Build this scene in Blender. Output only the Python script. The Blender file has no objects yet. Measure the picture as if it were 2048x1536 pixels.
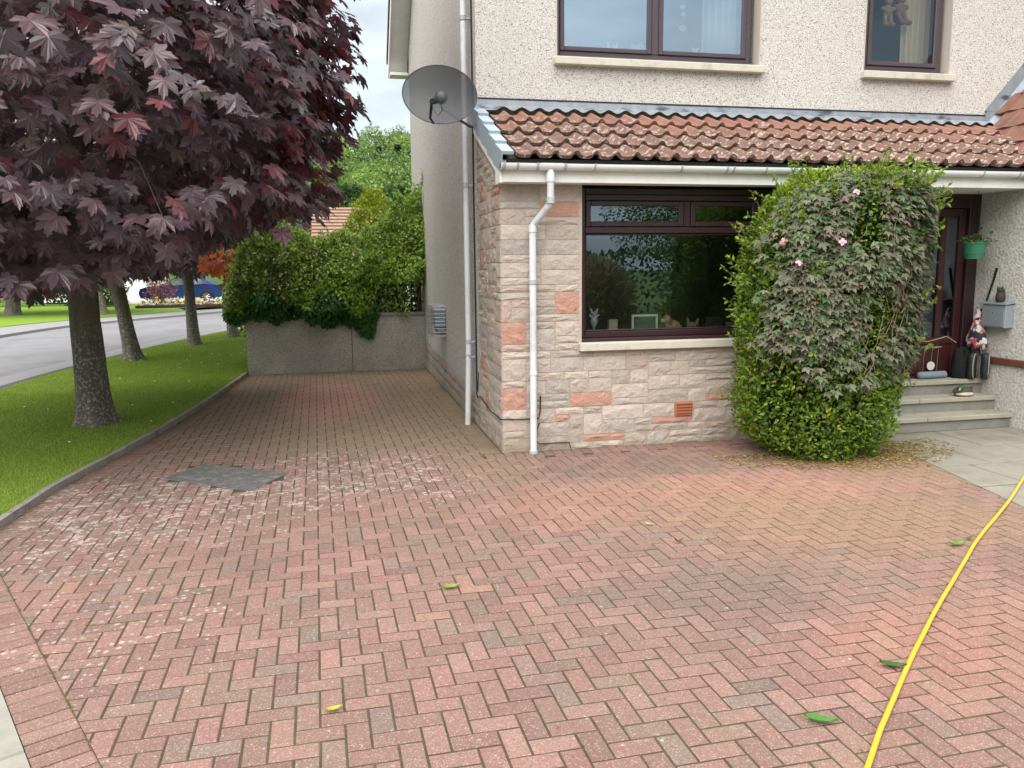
import bpy, math, random
import numpy as np
from mathutils import Matrix, Vector
random.seed(7); rng = np.random.default_rng(7)
R = math.radians

# ---------------------------------------------------------------- camera, sky, sun, exposure
scn = bpy.context.scene
col = scn.collection
YAW, PIT, ROL, FPX, CAMZ = R(12.169), R(8.295), R(-0.5605), 1607.43, 1.869
_f = np.array([math.sin(YAW)*math.cos(PIT), math.cos(YAW)*math.cos(PIT), -math.sin(PIT)])
_r = np.array([math.cos(YAW), -math.sin(YAW), 0.0]); _u = np.cross(_r, _f)
_r, _u = math.cos(ROL)*_r + math.sin(ROL)*_u, -math.sin(ROL)*_r + math.cos(ROL)*_u
cam_d = bpy.data.cameras.new('camera'); cam = bpy.data.objects.new('camera', cam_d); col.objects.link(cam)
cam_d.sensor_width = 36.0; cam_d.lens = FPX/2048*36; cam_d.clip_start = 0.05; cam_d.clip_end = 3000
cam.matrix_world = Matrix(((_r[0], _u[0], -_f[0], 0), (_r[1], _u[1], -_f[1], 0), (_r[2], _u[2], -_f[2], CAMZ), (0, 0, 0, 1)))
scn.camera = cam

SUN_EL, SUN_AZ = R(60), R(216)          # azimuth clockwise from +Y: behind the camera, to its left
world = bpy.data.worlds.new('World'); scn.world = world; world.use_nodes = True
wt = world.node_tree; wt.nodes.clear()
def wn(t, **k):
    n = wt.nodes.new(t)
    for a, b in k.items(): setattr(n, a, b)
    return n
wo = wn('ShaderNodeOutputWorld'); wb = wn('ShaderNodeBackground'); wb.inputs[1].default_value = 0.087
sky = wn('ShaderNodeTexSky', sky_type='NISHITA', sun_disc=False, sun_elevation=SUN_EL, sun_rotation=SUN_AZ, dust_density=2.0, air_density=1.0)
tc = wn('ShaderNodeTexCoord'); mp = wn('ShaderNodeMapping'); mp.inputs['Scale'].default_value = (1.0, 1.0, 3.2)
n1 = wn('ShaderNodeTexNoise'); n1.inputs['Scale'].default_value = 2.3; n1.inputs['Detail'].default_value = 6; n1.inputs['Roughness'].default_value = 0.55
rp = wn('ShaderNodeMapRange'); rp.inputs['From Min'].default_value = 0.32; rp.inputs['From Max'].default_value = 0.62
rp.inputs['To Min'].default_value = 0.62; rp.inputs['To Max'].default_value = 1.0
n2 = wn('ShaderNodeTexNoise'); n2.inputs['Scale'].default_value = 3.7; n2.inputs['Detail'].default_value = 5
rp2 = wn('ShaderNodeMapRange'); rp2.inputs['From Min'].default_value = 0.3; rp2.inputs['From Max'].default_value = 0.7
rp2.inputs['To Min'].default_value = 4.0; rp2.inputs['To Max'].default_value = 7.8
cl = wn('ShaderNodeCombineColor'); mx = wn('ShaderNodeMix', data_type='RGBA')
vm = wn('ShaderNodeVectorMath', operation='SCALE'); vm.inputs[0].default_value = (0.83, 0.93, 1.0)
L = wt.links.new
L(tc.outputs['Generated'], mp.inputs['Vector']); L(mp.outputs[0], n1.inputs['Vector']); L(mp.outputs[0], n2.inputs['Vector'])
L(n1.outputs['Fac'], rp.inputs['Value']); L(n2.outputs['Fac'], rp2.inputs['Value']); L(rp2.outputs[0], vm.inputs['Scale'])
L(rp.outputs[0], mx.inputs['Factor']); L(sky.outputs[0], mx.inputs['A']); L(vm.outputs[0], mx.inputs['B'])
L(mx.outputs['Result'], wb.inputs[0]); L(wb.outputs[0], wo.inputs[0])

sun_d = bpy.data.lights.new('sun', 'SUN'); sun = bpy.data.objects.new('sun', sun_d); col.objects.link(sun)
sun_d.energy = 3.0; sun_d.angle = R(85); sun_d.color = (1.0, 0.95, 0.885)
_s = Vector((math.sin(SUN_AZ)*math.cos(SUN_EL), math.cos(SUN_AZ)*math.cos(SUN_EL), math.sin(SUN_EL)))
sun.rotation_euler = (-_s).to_track_quat('-Z', 'Y').to_euler(); sun.location = (0, 0, 30)
scn.view_settings.view_transform = 'Standard'; scn.view_settings.look = 'None'
scn.view_settings.exposure = 1.17; scn.view_settings.gamma = 1.0; scn.view_settings.use_curve_mapping = False
scn.cycles.use_denoising = True; scn.cycles.max_bounces = 4; scn.cycles.diffuse_bounces = 2; scn.cycles.glossy_bounces = 3; scn.cycles.transmission_bounces = 3; scn.cycles.transparent_max_bounces = 10
scn.cycles.use_adaptive_sampling = True; scn.cycles.adaptive_threshold = 0.02

def proj(P):
    P = np.asarray(P, float) - np.array([0, 0, CAMZ]); d = P @ _f
    return 1024 + FPX*(P @ _r)/d, 768 - FPX*(P @ _u)/d, d

# ---------------------------------------------------------------- helpers
def setp(o, label=None, cat=None, group=None, kind=None):
    if label: o['label'] = label
    if cat: o['category'] = cat
    if group: o['group'] = group
    if kind: o['kind'] = kind
    return o
ORI = {}
def thing(name, loc, label, cat, group=None):
    o = bpy.data.objects.new(name, None); col.objects.link(o); o.location = loc; o.empty_display_size = 0.1
    ORI[o.name] = np.array(loc, float)
    return setp(o, label, cat, group)
def origin(p): return ORI[p.name] if p is not None else np.zeros(3)

def fast_mesh(name, V, F, tint=None, mat=None, smooth=False):
    """V (n,3); F list of index arrays (m,k) all of one k each, or a python list of tuples"""
    V = np.asarray(V, np.float32)
    me = bpy.data.meshes.new(name)
    if isinstance(F, np.ndarray): F = [F]
    if len(F) and not isinstance(F[0], np.ndarray):
        tot = [len(f) for f in F]; idx = np.array([i for f in F for i in f], np.int32); tot = np.array(tot, np.int32)
    else:
        idx = np.concatenate([f.reshape(-1) for f in F]).astype(np.int32)
        tot = np.concatenate([np.full(len(f), f.shape[1], np.int32) for f in F])
    me.vertices.add(len(V)); me.vertices.foreach_set('co', V.reshape(-1))
    me.loops.add(len(idx)); me.loops.foreach_set('vertex_index', idx)
    me.polygons.add(len(tot)); st = np.concatenate([[0], np.cumsum(tot)[:-1]]).astype(np.int32)
    me.polygons.foreach_set('loop_start', st); me.polygons.foreach_set('loop_total', tot)
    me.polygons.foreach_set('use_smooth', np.full(len(tot), bool(smooth)))
    me.update(calc_edges=True)
    if tint is not None:
        t = np.asarray(tint, np.float32)
        if t.ndim == 1: t = np.tile(t, (len(V), 1))
        a = me.color_attributes.new('tint', 'FLOAT_COLOR', 'POINT')
        c = np.ones((len(V), 4), np.float32); c[:, :3] = t; a.data.foreach_set('color', c.reshape(-1))
    if mat is not None: me.materials.append(mat)
    return me
def link(name, me, parent=None, loc=None):
    o = bpy.data.objects.new(name, me); col.objects.link(o)
    if parent is not None: o.parent = parent
    l = np.zeros(3) if loc is None else np.asarray(loc, float)
    o.location = l; ORI[o.name] = origin(parent) + l
    return o

class MB:
    def __init__(s): s.v = []; s.f = []; s.t = []; s.smooth = False
    def add(s, V, F, tint=None):
        b = len(s.v); s.v += [tuple(map(float, p)) for p in V]; s.f += [tuple(b+i for i in f) for f in F]
        s.t += [tint or (1, 1, 1)]*len(V); return s
    def box(s, x0, x1, y0, y1, z0, z1, tint=None):
        return s.add([(x, y, z) for z in (z0, z1) for y in (y0, y1) for x in (x0, x1)],
                     [(0, 2, 3, 1), (4, 5, 7, 6), (0, 1, 5, 4), (2, 6, 7, 3), (0, 4, 6, 2), (1, 3, 7, 5)], tint)
    def bbox(s, x0, x1, y0, y1, z0, z1, b=0.006, tint=None):      # box with chamfered edges
        V = []; F = []
        xs = (x0, x1); ys = (y0, y1); zs = (z0, z1); ids = {}
        for i in (0, 1):
            for j in (0, 1):
                for k in (0, 1):
                    c = (xs[i], ys[j], zs[k]); d = (b if i == 0 else -b, b if j == 0 else -b, b if k == 0 else -b)
                    for a in range(3):
                        ids[(i, j, k, a)] = len(V); V.append(tuple(c[m] + (0 if m == a else d[m]) for m in range(3)))
        def q(*l): F.append(tuple(ids[t] for t in l))
        for a in range(3):
            o1, o2 = [m for m in range(3) if m != a]
            for sde in (0, 1):
                L4 = []
                for p, r_ in ((0, 0), (1, 0), (1, 1), (0, 1)):
                    key = [0, 0, 0]; key[a] = sde; key[o1] = p; key[o2] = r_; L4.append((*key, a))
                q(*L4)
        for a in range(3):
            o1, o2 = [m for m in range(3) if m != a]
            for p in (0, 1):
                for r_ in (0, 1):
                    k0 = [0, 0, 0]; k1 = [0, 0, 0]; k0[o1] = k1[o1] = p; k0[o2] = k1[o2] = r_; k1[a] = 1
                    q((*k0, o1), (*k1, o1), (*k1, o2), (*k0, o2))
        for i in (0, 1):
            for j in (0, 1):
                for k in (0, 1): q((i, j, k, 0), (i, j, k, 1), (i, j, k, 2))
        return s.add(V, F, tint)
    def prism(s, poly, ax, a, b, tint=None):      # polygon in the two other axes, extruded along ax from a to b
        n = len(poly); V = []
        for c in (a, b):
            for p in poly:
                q = list(p); q.insert(ax, c); V.append(q)
        F = [tuple(range(n)), tuple(range(2*n-1, n-1, -1))] + [(i, (i+1) % n, n+(i+1) % n, n+i) for i in range(n)]
        return s.add(V, F, tint)
    def tube(s, pts, rad, seg=10, cap=True, tint=None, squash=None):
        pts = [Vector(p) for p in pts]; rad = rad if hasattr(rad, '__len__') else [rad]*len(pts)
        V = []; F = []; up = None
        for i, p in enumerate(pts):
            d = (pts[min(i+1, len(pts)-1)] - pts[max(i-1, 0)]).normalized()
            if up is None: up = Vector((0, 0, 1)) if abs(d.z) < .9 else Vector((1, 0, 0))
            x = d.cross(up).normalized(); y = x.cross(d).normalized(); up = y
            for k in range(seg):
                a = 2*math.pi*k/seg; V.append(p + x*math.cos(a)*rad[i] + y*math.sin(a)*rad[i]*(squash or 1))
        for i in range(len(pts)-1):
            for k in range(seg): F.append((i*seg+k, i*seg+(k+1) % seg, (i+1)*seg+(k+1) % seg, (i+1)*seg+k))
        if cap: F += [tuple(range(seg-1, -1, -1)), tuple(range((len(pts)-1)*seg, len(pts)*seg))]
        s.smooth = True
        return s.add(V, F, tint)
    def lathe(s, prof, c=(0, 0, 0), seg=20, tint=None, sx=1, sy=1):    # prof: (r,z) from bottom to top
        V = []; F = []; n = len(prof)
        for r_, z in prof:
            for k in range(seg):
                a = 2*math.pi*k/seg; V.append((c[0]+r_*sx*math.cos(a), c[1]+r_*sy*math.sin(a), c[2]+z))
        for i in range(n-1):
            for k in range(seg): F.append((i*seg+k, i*seg+(k+1) % seg, (i+1)*seg+(k+1) % seg, (i+1)*seg+k))
        F += [tuple(range(seg-1, -1, -1)), tuple(range((n-1)*seg, n*seg))]
        s.smooth = True
        return s.add(V, F, tint)
    def ball(s, c, r, seg=12, tint=None):
        r = r if hasattr(r, '__len__') else (r, r, r); V = []; F = []; m = seg//2+1
        for i in range(1, m):
            th = math.pi*i/m
            for k in range(seg):
                a = 2*math.pi*k/seg
                V.append((c[0]+r[0]*math.sin(th)*math.cos(a), c[1]+r[1]*math.sin(th)*math.sin(a), c[2]-r[2]*math.cos(th)))
        for i in range(m-2):
            for k in range(seg): F.append((i*seg+k, i*seg+(k+1) % seg, (i+1)*seg+(k+1) % seg, (i+1)*seg+k))
        b = len(V); V += [(c[0], c[1], c[2]-r[2]), (c[0], c[1], c[2]+r[2])]
        F += [(b, (k+1) % seg, k) for k in range(seg)] + [(b+1, (m-2)*seg+k, (m-2)*seg+(k+1) % seg) for k in range(seg)]
        s.smooth = True
        return s.add(V, F, tint)
    def build(s, name, mat, parent=None, smooth=None, loc=None):
        V = np.array(s.v, float) - origin(parent) - (0 if loc is None else np.asarray(loc, float) - origin(parent))
        tt = np.array(s.t) if any(t != (1, 1, 1) for t in s.t) else None
        me = fast_mesh(name, V, s.f, tt, mat, s.smooth if smooth is None else smooth)
        if s.smooth if smooth is None else smooth:
            try: me.set_sharp_from_angle(angle=R(40))
            except Exception: pass
        return link(name, me, parent, None if loc is None else np.asarray(loc, float) - origin(parent))

# ---------------------------------------------------------------- materials
class NT:
    def __init__(s, name):
        s.m = bpy.data.materials.new(name); s.m.use_nodes = True; s.t = s.m.node_tree; s.t.nodes.clear()
        s.out = s.t.nodes.new('ShaderNodeOutputMaterial')
    def n(s, typ, ins=None, **props):
        nd = s.t.nodes.new('ShaderNode'+typ)
        for k, v in props.items(): setattr(nd, k, v)
        for k, v in (ins or {}).items():
            sk = nd.inputs[k]
            if isinstance(v, bpy.types.NodeSocket): s.t.links.new(v, sk)
            elif hasattr(v, '__len__') and sk.type == 'RGBA' and len(v) == 3: sk.default_value = (*v, 1)
            else: sk.default_value = v
        return nd
    def pos(s): return s.n('NewGeometry').outputs['Position']
    def attr(s, nm='tint'): return s.n('Attribute', attribute_name=nm).outputs['Color']
    def noise(s, vec, scale, detail=3, rough=.55, dist=0): return s.n('TexNoise', {'Vector': vec, 'Scale': scale, 'Detail': detail, 'Roughness': rough, 'Distortion': dist}).outputs['Fac']
    def rng(s, v, a, b, c=0., d=1., smooth=False):
        return s.n('MapRange', {'Value': v, 'From Min': a, 'From Max': b, 'To Min': c, 'To Max': d}, interpolation_type='SMOOTHSTEP' if smooth else 'LINEAR').outputs[0]
    def math(s, op, a, b=0.): return s.n('Math', {0: a, 1: b}, operation=op).outputs[0]
    def mix(s, f, a, b, bt='MIX'): return s.n('Mix', {'Factor': f, 'A': a, 'B': b}, data_type='RGBA', blend_type=bt).outputs['Result']
    def vscale(s, v, sc): return s.n('Mapping', {'Vector': v, 'Scale': sc}).outputs[0]
    def blob(s, pos, c, r, wob=.35, sc=1.2):
        p = s.n('VectorMath', {0: pos, 1: (c[0], c[1], 0)}, operation='SUBTRACT').outputs[0]
        p = s.n('VectorMath', {0: p, 1: (1/r[0], 1/r[1], 0)}, operation='MULTIPLY').outputs[0]
        l = s.n('VectorMath', {0: p}, operation='LENGTH').outputs['Value']
        l = s.math('ADD', l, s.math('MULTIPLY', s.math('SUBTRACT', s.noise(pos, sc, 3), .5), wob*3))
        return s.rng(l, 1.15, .45, 0, 1, True)
    def bump(s, h, strength=.3, dist=.01): return s.n('Bump', {'Height': h, 'Strength': strength, 'Distance': dist}).outputs[0]
    def bsdf(s, base, rough=.6, normal=None, spec=.5, metal=0., **k):
        ins = {'Base Color': base, 'Roughness': rough, 'Specular IOR Level': spec, 'Metallic': metal}
        if normal is not None: ins['Normal'] = normal
        ins.update(k); b = s.n('BsdfPrincipled', ins); return b.outputs[0]
    def done(s, sh): s.t.links.new(sh, s.out.inputs[0]); return s.m
def plain(name, c, rough=.6, spec=.5, metal=0., var=.12, scale=9., bump=.0, grime=None):
    t = NT(name); p = t.pos(); f = t.noise(p, scale, 4)
    b = t.mix(f, tuple(x*(1-var) for x in c), tuple(min(1, x*(1+var)) for x in c))
    if grime: b = t.mix(t.rng(t.noise(p, grime[1], 5, .7), .5, .75), b, grime[0])
    nm = t.bump(t.noise(p, scale*12, 3), bump, .004) if bump else None
    return t.done(t.bsdf(b, rough, nm, spec, metal))
def tinted(name, rough=.6, spec=.4, bump=0., scale=60):
    t = NT(name); p = t.pos(); b = t.mix(t.rng(t.noise(p, scale, 3), .3, .7, 0, .25), t.attr(), (0.0, 0.0, 0.0))
    return t.done(t.bsdf(b, rough, t.bump(t.noise(p, scale*2), bump, .004) if bump else None, spec))
def leafmat(name, rough=.42, spec=.5, trans=.3, tcol=None, boost=1.6):
    t = NT(name); a = t.attr()
    pr_ = t.bsdf(a, rough, None, spec)
    tc_ = a if tcol is None else tcol
    tc_ = t.n('VectorMath', {0: tc_, 'Scale': boost}, operation='SCALE').outputs[0]
    tr = t.n('BsdfTranslucent', {'Color': tc_}).outputs[0]
    return t.done(t.n('MixShader', {0: trans, 1: pr_, 2: tr}).outputs[0])
M = {}
def m_paver():
    t = NT('paver'); p = t.pos(); b = t.attr()
    zf = t.vscale(p, (1, 1, 0))
    # washed patches where the brick shows its own colour
    w1 = t.blob(zf, (2.9, 5.95), (2.3, .75), .3, .9); w2 = t.blob(zf, (-.15, 11.7), (.8, 1.9), .25, .9); w3 = t.blob(zf, (3.0, 3.2), (.9, .7), .3, 1.3)
    b = t.mix(t.math('MULTIPLY', t.math('MULTIPLY', w1, t.rng(t.noise(zf, 7, 4, .6), .3, .65, .35, 1)), .58), b, (.49, .235, .15)); b = t.mix(t.math('MULTIPLY', w3, .4), b, (.47, .19, .13))
    # soot and silt film
    dk = t.math('MULTIPLY', t.rng(t.noise(zf, 1.1, 5, .6), .40, .66), .55)
    b = t.mix(dk, b, (.205, .152, .106))
    d2 = t.math('MAXIMUM', t.blob(zf, (2.1, 4.1), (.9, .55), .4, 1.4), t.math('MULTIPLY', t.blob(zf, (-.6, 9.45), (.95, .33), .2, 2.), 1.))
    d2 = t.math('MAXIMUM', d2, t.math('MULTIPLY', t.blob(zf, (2.4, 6.9), (1.5, .4), .4, 1.6), .6))
    b = t.mix(t.math('MULTIPLY', t.math('MULTIPLY', d2, t.rng(t.noise(zf, 8, 4, .6), .3, .65, .4, 1)), .62), b, (.125, .10, .085))
    # moss / algae: back of the drive, along the gable and the edging
    ms = t.math('MAXIMUM', t.blob(zf, (0, 14.6), (3.2, 1.0), .25, 1.3), t.blob(zf, (1.35, 10.8), (.75, 4.4), .3, 1.1))
    ms = t.math('MAXIMUM', ms, t.blob(zf, (-1.55, 11.6), (.65, 3.8), .3, 1.1))
    ms = t.math('MAXIMUM', ms, t.math('MULTIPLY', t.blob(zf, (.2, 8.9), (1.9, 1.0), .4, 1.2), .8))
    ms = t.math('MAXIMUM', ms, t.math('MULTIPLY', t.blob(zf, (-.2, 12.0), (2.6, 4.2), .25, .9), .72))
    ms = t.math('MULTIPLY', ms, t.rng(t.noise(zf, 6, 5, .65), .28, .62, .45, 1))
    b = t.mix(t.math('MULTIPLY', ms, .84), b, t.mix(t.noise(zf, 3.1), (.175, .145, .065), (.29, .235, .13)))
    b = t.mix(t.math('MULTIPLY', w2, .85), b, (.45, .22, .165))
    yl = t.math('MULTIPLY', t.math('MAXIMUM', t.blob(zf, (5.0, 6.5), (.9, 1.0), .35, 1.2), t.blob(zf, (3.6, 5.0), (1.6, .9), .5, 1.)), .45)
    b = t.mix(yl, b, (.30, .19, .095))
    # pale lichen spots
    lz = t.math('MAXIMUM', t.blob(zf, (-1.6, 6.7), (1.4, 1.7), .4, 1.), t.blob(zf, (-.1, 7.2), (1.5, 1.4), .45, 1.2))
    lz = t.math('MAXIMUM', lz, t.math('MULTIPLY', t.blob(zf, (-1.2, 4.4), (.8, 1.1), .4, 1.), .55))
    lz = t.math('MAXIMUM', lz, .22)
    vd = t.n('TexVoronoi', {'Vector': t.n('VectorMath', {0: zf, 1: t.n('VectorMath', {0: t.n('TexNoise', {'Vector': zf, 'Scale': 40, 'Detail': 2}).outputs['Color'], 'Scale': .02}, operation='SCALE').outputs[0]}, operation='ADD').outputs[0], 'Scale': 24., 'Randomness': 1.})
    rad = t.math('MULTIPLY', t.n('SeparateColor', {0: vd.outputs['Color']}).outputs[0], lz)
    sp = t.rng(t.math('SUBTRACT', t.math('MULTIPLY', rad, .80), vd.outputs['Distance']), -.02, .05)
    sp = t.math('MULTIPLY', sp, t.rng(t.noise(zf, 5, 3), .38, .55))
    b = t.mix(t.math('MULTIPLY', sp, .68), b, (.56, .52, .465))
    # aggregate speckle
    s1 = t.n('TexVoronoi', {'Vector': p, 'Scale': 210.})
    sv = t.n('SeparateColor', {0: s1.outputs['Color']}).outputs[0]
    b = t.mix(t.rng(sv, .82, .96, 0, .44), b, (.58, .46, .41)); b = t.mix(t.rng(sv, .22, .05, 0, .4), b, (.09, .06, .055))
    b = t.mix(t.rng(t.noise(p, 34, 4, .75), .35, .68, 0, .45), b, (.15, .095, .08))
    h = t.math('ADD', t.noise(p, 190, 3), t.math('MULTIPLY', t.noise(p, 40, 2), .6))
    return t.done(t.bsdf(b, .86, t.bump(h, .45, .006), .3))
M['paver'] = m_paver()
def m_dash(name, lo, mid, hi, dirt):
    t = NT(name); p = t.pos()
    v = t.n('TexVoronoi', {'Vector': p, 'Scale': 105.}); c = t.n('SeparateColor', {0: v.outputs['Color']}).outputs
    b = t.mix(t.rng(c[0], .0, .6), mid, hi)
    b = t.mix(t.rng(c[1], .86, .90), b, lo); b = t.mix(t.rng(c[2], .945, .96), b, (.17, .15, .145))
    b = t.mix(t.rng(v.outputs['Distance'], .3, .75, 0, .42), b, tuple(x*.5 for x in mid))
    g = t.rng(t.noise(t.vscale(p, (1, 1, .35)), .8, 5, .6), .45, .8, 0, .25)
    b = t.mix(g, b, dirt)
    low = t.n('SeparateXYZ', {0: p}).outputs[2]
    b = t.mix(t.math('MULTIPLY', t.rng(low, .9, .0), t.rng(t.noise(p, 3, 4), .3, .7, .1, .5)), b, tuple(x*.6 for x in dirt))
    h = t.math('SUBTRACT', 1., v.outputs['Distance'])
    return t.done(t.bsdf(b, .9, t.bump(h, .7, .012), .25))
M['dash'] = m_dash('pebble_dash', (.42, .36, .325), (.585, .535, .49), (.79, .75, .71), (.47, .425, .385))
M['dash_grey'] = m_dash('grey_pebble_dash', (.30, .265, .225), (.45, .415, .365), (.60, .56, .50), (.30, .28, .23))
def m_rough(name='rough_cast'):
    t = NT(name); p = t.pos(); n = t.noise(p, 38, 4, .6)
    b = t.mix(t.rng(n, .3, .6), (.40, .385, .355), (.70, .68, .64)); b = t.mix(t.rng(t.noise(p, 2, 4), .5, .8, 0, .35), b, (.36, .34, .30))
    return t.done(t.bsdf(b, .9, t.bump(n, .9, .02), .25))
M['rough'] = m_rough()
def m_stone():
    t = NT('rock_faced_stone'); p = t.pos(); b = t.attr()
    n = t.noise(p, 30, 5, .65); n2 = t.noise(p, 95, 3, .6)
    b = t.mix(t.rng(n, .28, .6, .38, 0), b, t.mix(.5, b, (.14, .115, .10)))
    b = t.mix(t.rng(n2, .55, .75, 0, .35), b, (.74, .66, .58))
    z = t.n('SeparateXYZ', {0: p}).outputs[2]
    ms = t.math('MULTIPLY', t.rng(z, .3, .0), t.rng(t.noise(p, 5, 4), .35, .65)); b = t.mix(t.math('MULTIPLY', ms, .7), b, (.22, .19, .085))
    return t.done(t.bsdf(b, .92, t.bump(t.math('ADD', n, t.math('MULTIPLY', n2, .45)), .75, .02), .25))
M['stone'] = m_stone()
M['mortar'] = plain('mortar', (.48, .40, .335), .95, .2, 0, .2, 30, .3)
M['joint'] = plain('joint_sand', (.075, .058, .038), .95, .2, 0, .45, 14, .5, ((.085, .10, .03), 2.2))
def m_tile():
    t = NT('concrete_tile'); p = t.pos()
    r = t.n('ObjectInfo').outputs['Random']; b = t.mix(r, (.225, .115, .085), (.30, .152, .11))
    z = t.n('SeparateXYZ', {0: p}).outputs[2]
    # old surface coat: weathered dark brown towards the eaves
    w = t.math('ADD', t.rng(z, 3.58, 3.1), t.math('MULTIPLY', t.math('SUBTRACT', t.noise(p, 1.3, 4), .5), 1.5))
    w = t.math('ADD', w, t.math('MULTIPLY', t.math('SUBTRACT', r, .5), .5))
    b = t.mix(t.rng(w, .1, .7, 0, .85), b, t.mix(t.noise(p, 9, 4), (.10, .06, .046), (.19, .117, .092)))
    v = t.n('TexVoronoi', {'Vector': t.n('VectorMath', {0: p, 1: t.n('VectorMath', {0: t.n('TexNoise', {'Vector': p, 'Scale': 22, 'Detail': 3}).outputs['Color'], 'Scale': .06}, operation='SCALE').outputs[0]}, operation='ADD').outputs[0], 'Scale': 21.})
    rd = t.math('MULTIPLY', t.n('SeparateColor', {0: v.outputs['Color']}).outputs[0], t.rng(w, .0, .5, .1, .85))
    b = t.mix(t.math('MULTIPLY', t.rng(t.math('SUBTRACT', t.math('MULTIPLY', rd, .68), v.outputs['Distance']), -.02, .06), .62), b, (.50, .43, .375))
    b = t.mix(t.rng(t.noise(p, 60, 4, .7), .5, .75, 0, .4), b, (.08, .05, .045))
    return t.done(t.bsdf(b, .85, t.bump(t.noise(p, 120, 3), .3, .005), .3))
M['tile'] = m_tile()
M['tile_brown'] = plain('brown_tile', (.20, .10, .07), .85, .3, 0, .4, 9, .3, ((.11, .07, .055), 3.))
M['verge'] = plain('grey_plastic_verge', (.36, .42, .48), .45, .4, 0, .06, 5)
M['upvc'] = plain('white_plastic', (.86, .87, .87), .38, .5, 0, .04, 4, 0, ((.72, .72, .69), 2.5))
M['fascia'] = plain('fascia_paint', (.88, .875, .84), .5, .4, 0, .04, 3, 0, ((.74, .72, .66), 2.2))
M['pipe'] = plain('pipe_plastic', (.70, .73, .77), .42, .5, 0, .05, 5, 0, ((.50, .52, .50), 3.))
M['pipe_grey'] = plain('pipe_collar', (.42, .44, .47), .5, .5, 0, .08, 8)
def m_lead():
    t = NT('lead'); p = t.pos(); s_ = t.noise(t.vscale(p, (14, 14, 1.2)), 1., 4, .6)
    b = t.mix(s_, (.15, .168, .19), (.37, .41, .45)); b = t.mix(t.rng(t.noise(t.vscale(p, (3, 3, 9)), 1., 4), .56, .66), b, (.07, .08, .10))
    return t.done(t.bsdf(b, .5, t.bump(s_, .25, .01), .5, .25))
M['lead'] = m_lead()
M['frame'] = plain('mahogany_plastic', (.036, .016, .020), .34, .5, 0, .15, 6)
M['frame_lit'] = plain('frame_plastic_lit', (.072, .052, .060), .4, .5, 0, .12, 6)  # lit copy of the frame plastic: light on it mixed into the paler colour
M['reveal'] = plain('cream_paint', (.52, .46, .40), .7, .3, 0, .06, 6, .1)
M['sill'] = plain('cast_stone_sill', (.56, .52, .44), .85, .3, 0, .10, 14, .25, ((.36, .35, .28), 5.))
def m_glass(name, refl, tint=(1, 1, 1)):
    t = NT(name); tr = t.n('BsdfTransparent', {'Color': tint}).outputs[0]; gl = t.n('BsdfGlossy', {'Roughness': .0, 'Color': (.76, .90, 1)}).outputs[0]
    f = t.n('Fresnel', {'IOR': 1.5}).outputs[0]
    return t.done(t.n('MixShader', {0: t.math('ADD', t.math('MULTIPLY', f, 1.3), refl), 1: tr, 2: gl}).outputs[0])
M['glass'] = m_glass('glass', .13, (.93, .95, .94)); M['glass_up'] = m_glass('upper_glass', .42, (.90, .95, .98))  # upper panes mirror more than plain glass, raised to brighten the reflected sky
M['glass_door'] = m_glass('door_glass', .10, (.62, .68, .66))
M['concrete'] = plain('concrete', (.29, .278, .24), .92, .25, 0, .16, 4, .3, ((.20, .185, .14), 2.4))
M['slab'] = plain('paving_slab', (.245, .228, .188), .9, .25, 0, .22, 3, .3, ((.15, .135, .095), 1.6))
M['step'] = plain('step_slab', (.36, .335, .275), .88, .25, 0, .12, 3, .25, ((.27, .25, .18), 2.))
M['riser'] = plain('riser_stone', (.25, .24, .21), .9, .25, 0, .2, 8, .3, ((.16, .155, .12), 3.))
M['edging'] = plain('edging_concrete', (.29, .27, .235), .92, .25, 0, .25, 8, .4, ((.14, .14, .09), 5.))
M['cover'] = plain('tarmac_cover', (.135, .13, .125), .95, .25, 0, .5, 55, .6, ((.30, .29, .26), 9.))
M['tarmac'] = plain('road_tarmac', (.225, .222, .23), .95, .25, 0, .22, 1.3, .3, ((.165, .163, .168), .6))
M['tarmac_dark'] = plain('footway_tarmac', (.10, .10, .11), .95, .25, 0, .25, 30, .3)
M['tarmac_pale'] = plain('pale_footway', (.27, .265, .265), .95, .25, 0, .2, 30, .3)
M['black'] = plain('black_plastic', (.012, .012, .013), .45, .4)
M['tint'] = tinted('painted'); M['tint_soft'] = tinted('soft_cloth', .95, .1, .4, 90); M['tint_gloss'] = tinted('glazed', .22, .5)
M['maple'] = leafmat('maple_leaf', .32, .8, .22, None, 2.4)
M['leaf'] = leafmat('green_leaf', .45, .45, .34, None, 1.5)
M['grass'] = leafmat('grass_blade', .6, .3, .3, None, 1.3)
def m_bark():
    t = NT('bark'); p = t.pos(); n = t.noise(t.vscale(p, (26, 26, 9)), 1, 5, .65); b = t.mix(n, (.065, .053, .042), (.235, .205, .168))
    z = t.n('SeparateXYZ', {0: p}).outputs[2]
    b = t.mix(t.math('MULTIPLY', t.rng(t.noise(p, 30, 3), .52, .62), t.math('MULTIPLY', t.rng(z, 1.4, .9), .7)), b, (.42, .40, .35))
    b = t.mix(t.rng(t.noise(p, 7, 3), .5, .7, 0, .35), b, (.12, .11, .08))
    return t.done(t.bsdf(b, .95, t.bump(n, .9, .03), .2))
M['bark'] = m_bark()
M['soil'] = plain('lawn_soil', (.17, .245, .034), .95, .2, 0, .4, 3, .5)
M['hose'] = plain('yellow_hose', (.70, .42, .03), .42, .5, 0, .05, 10)
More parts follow.
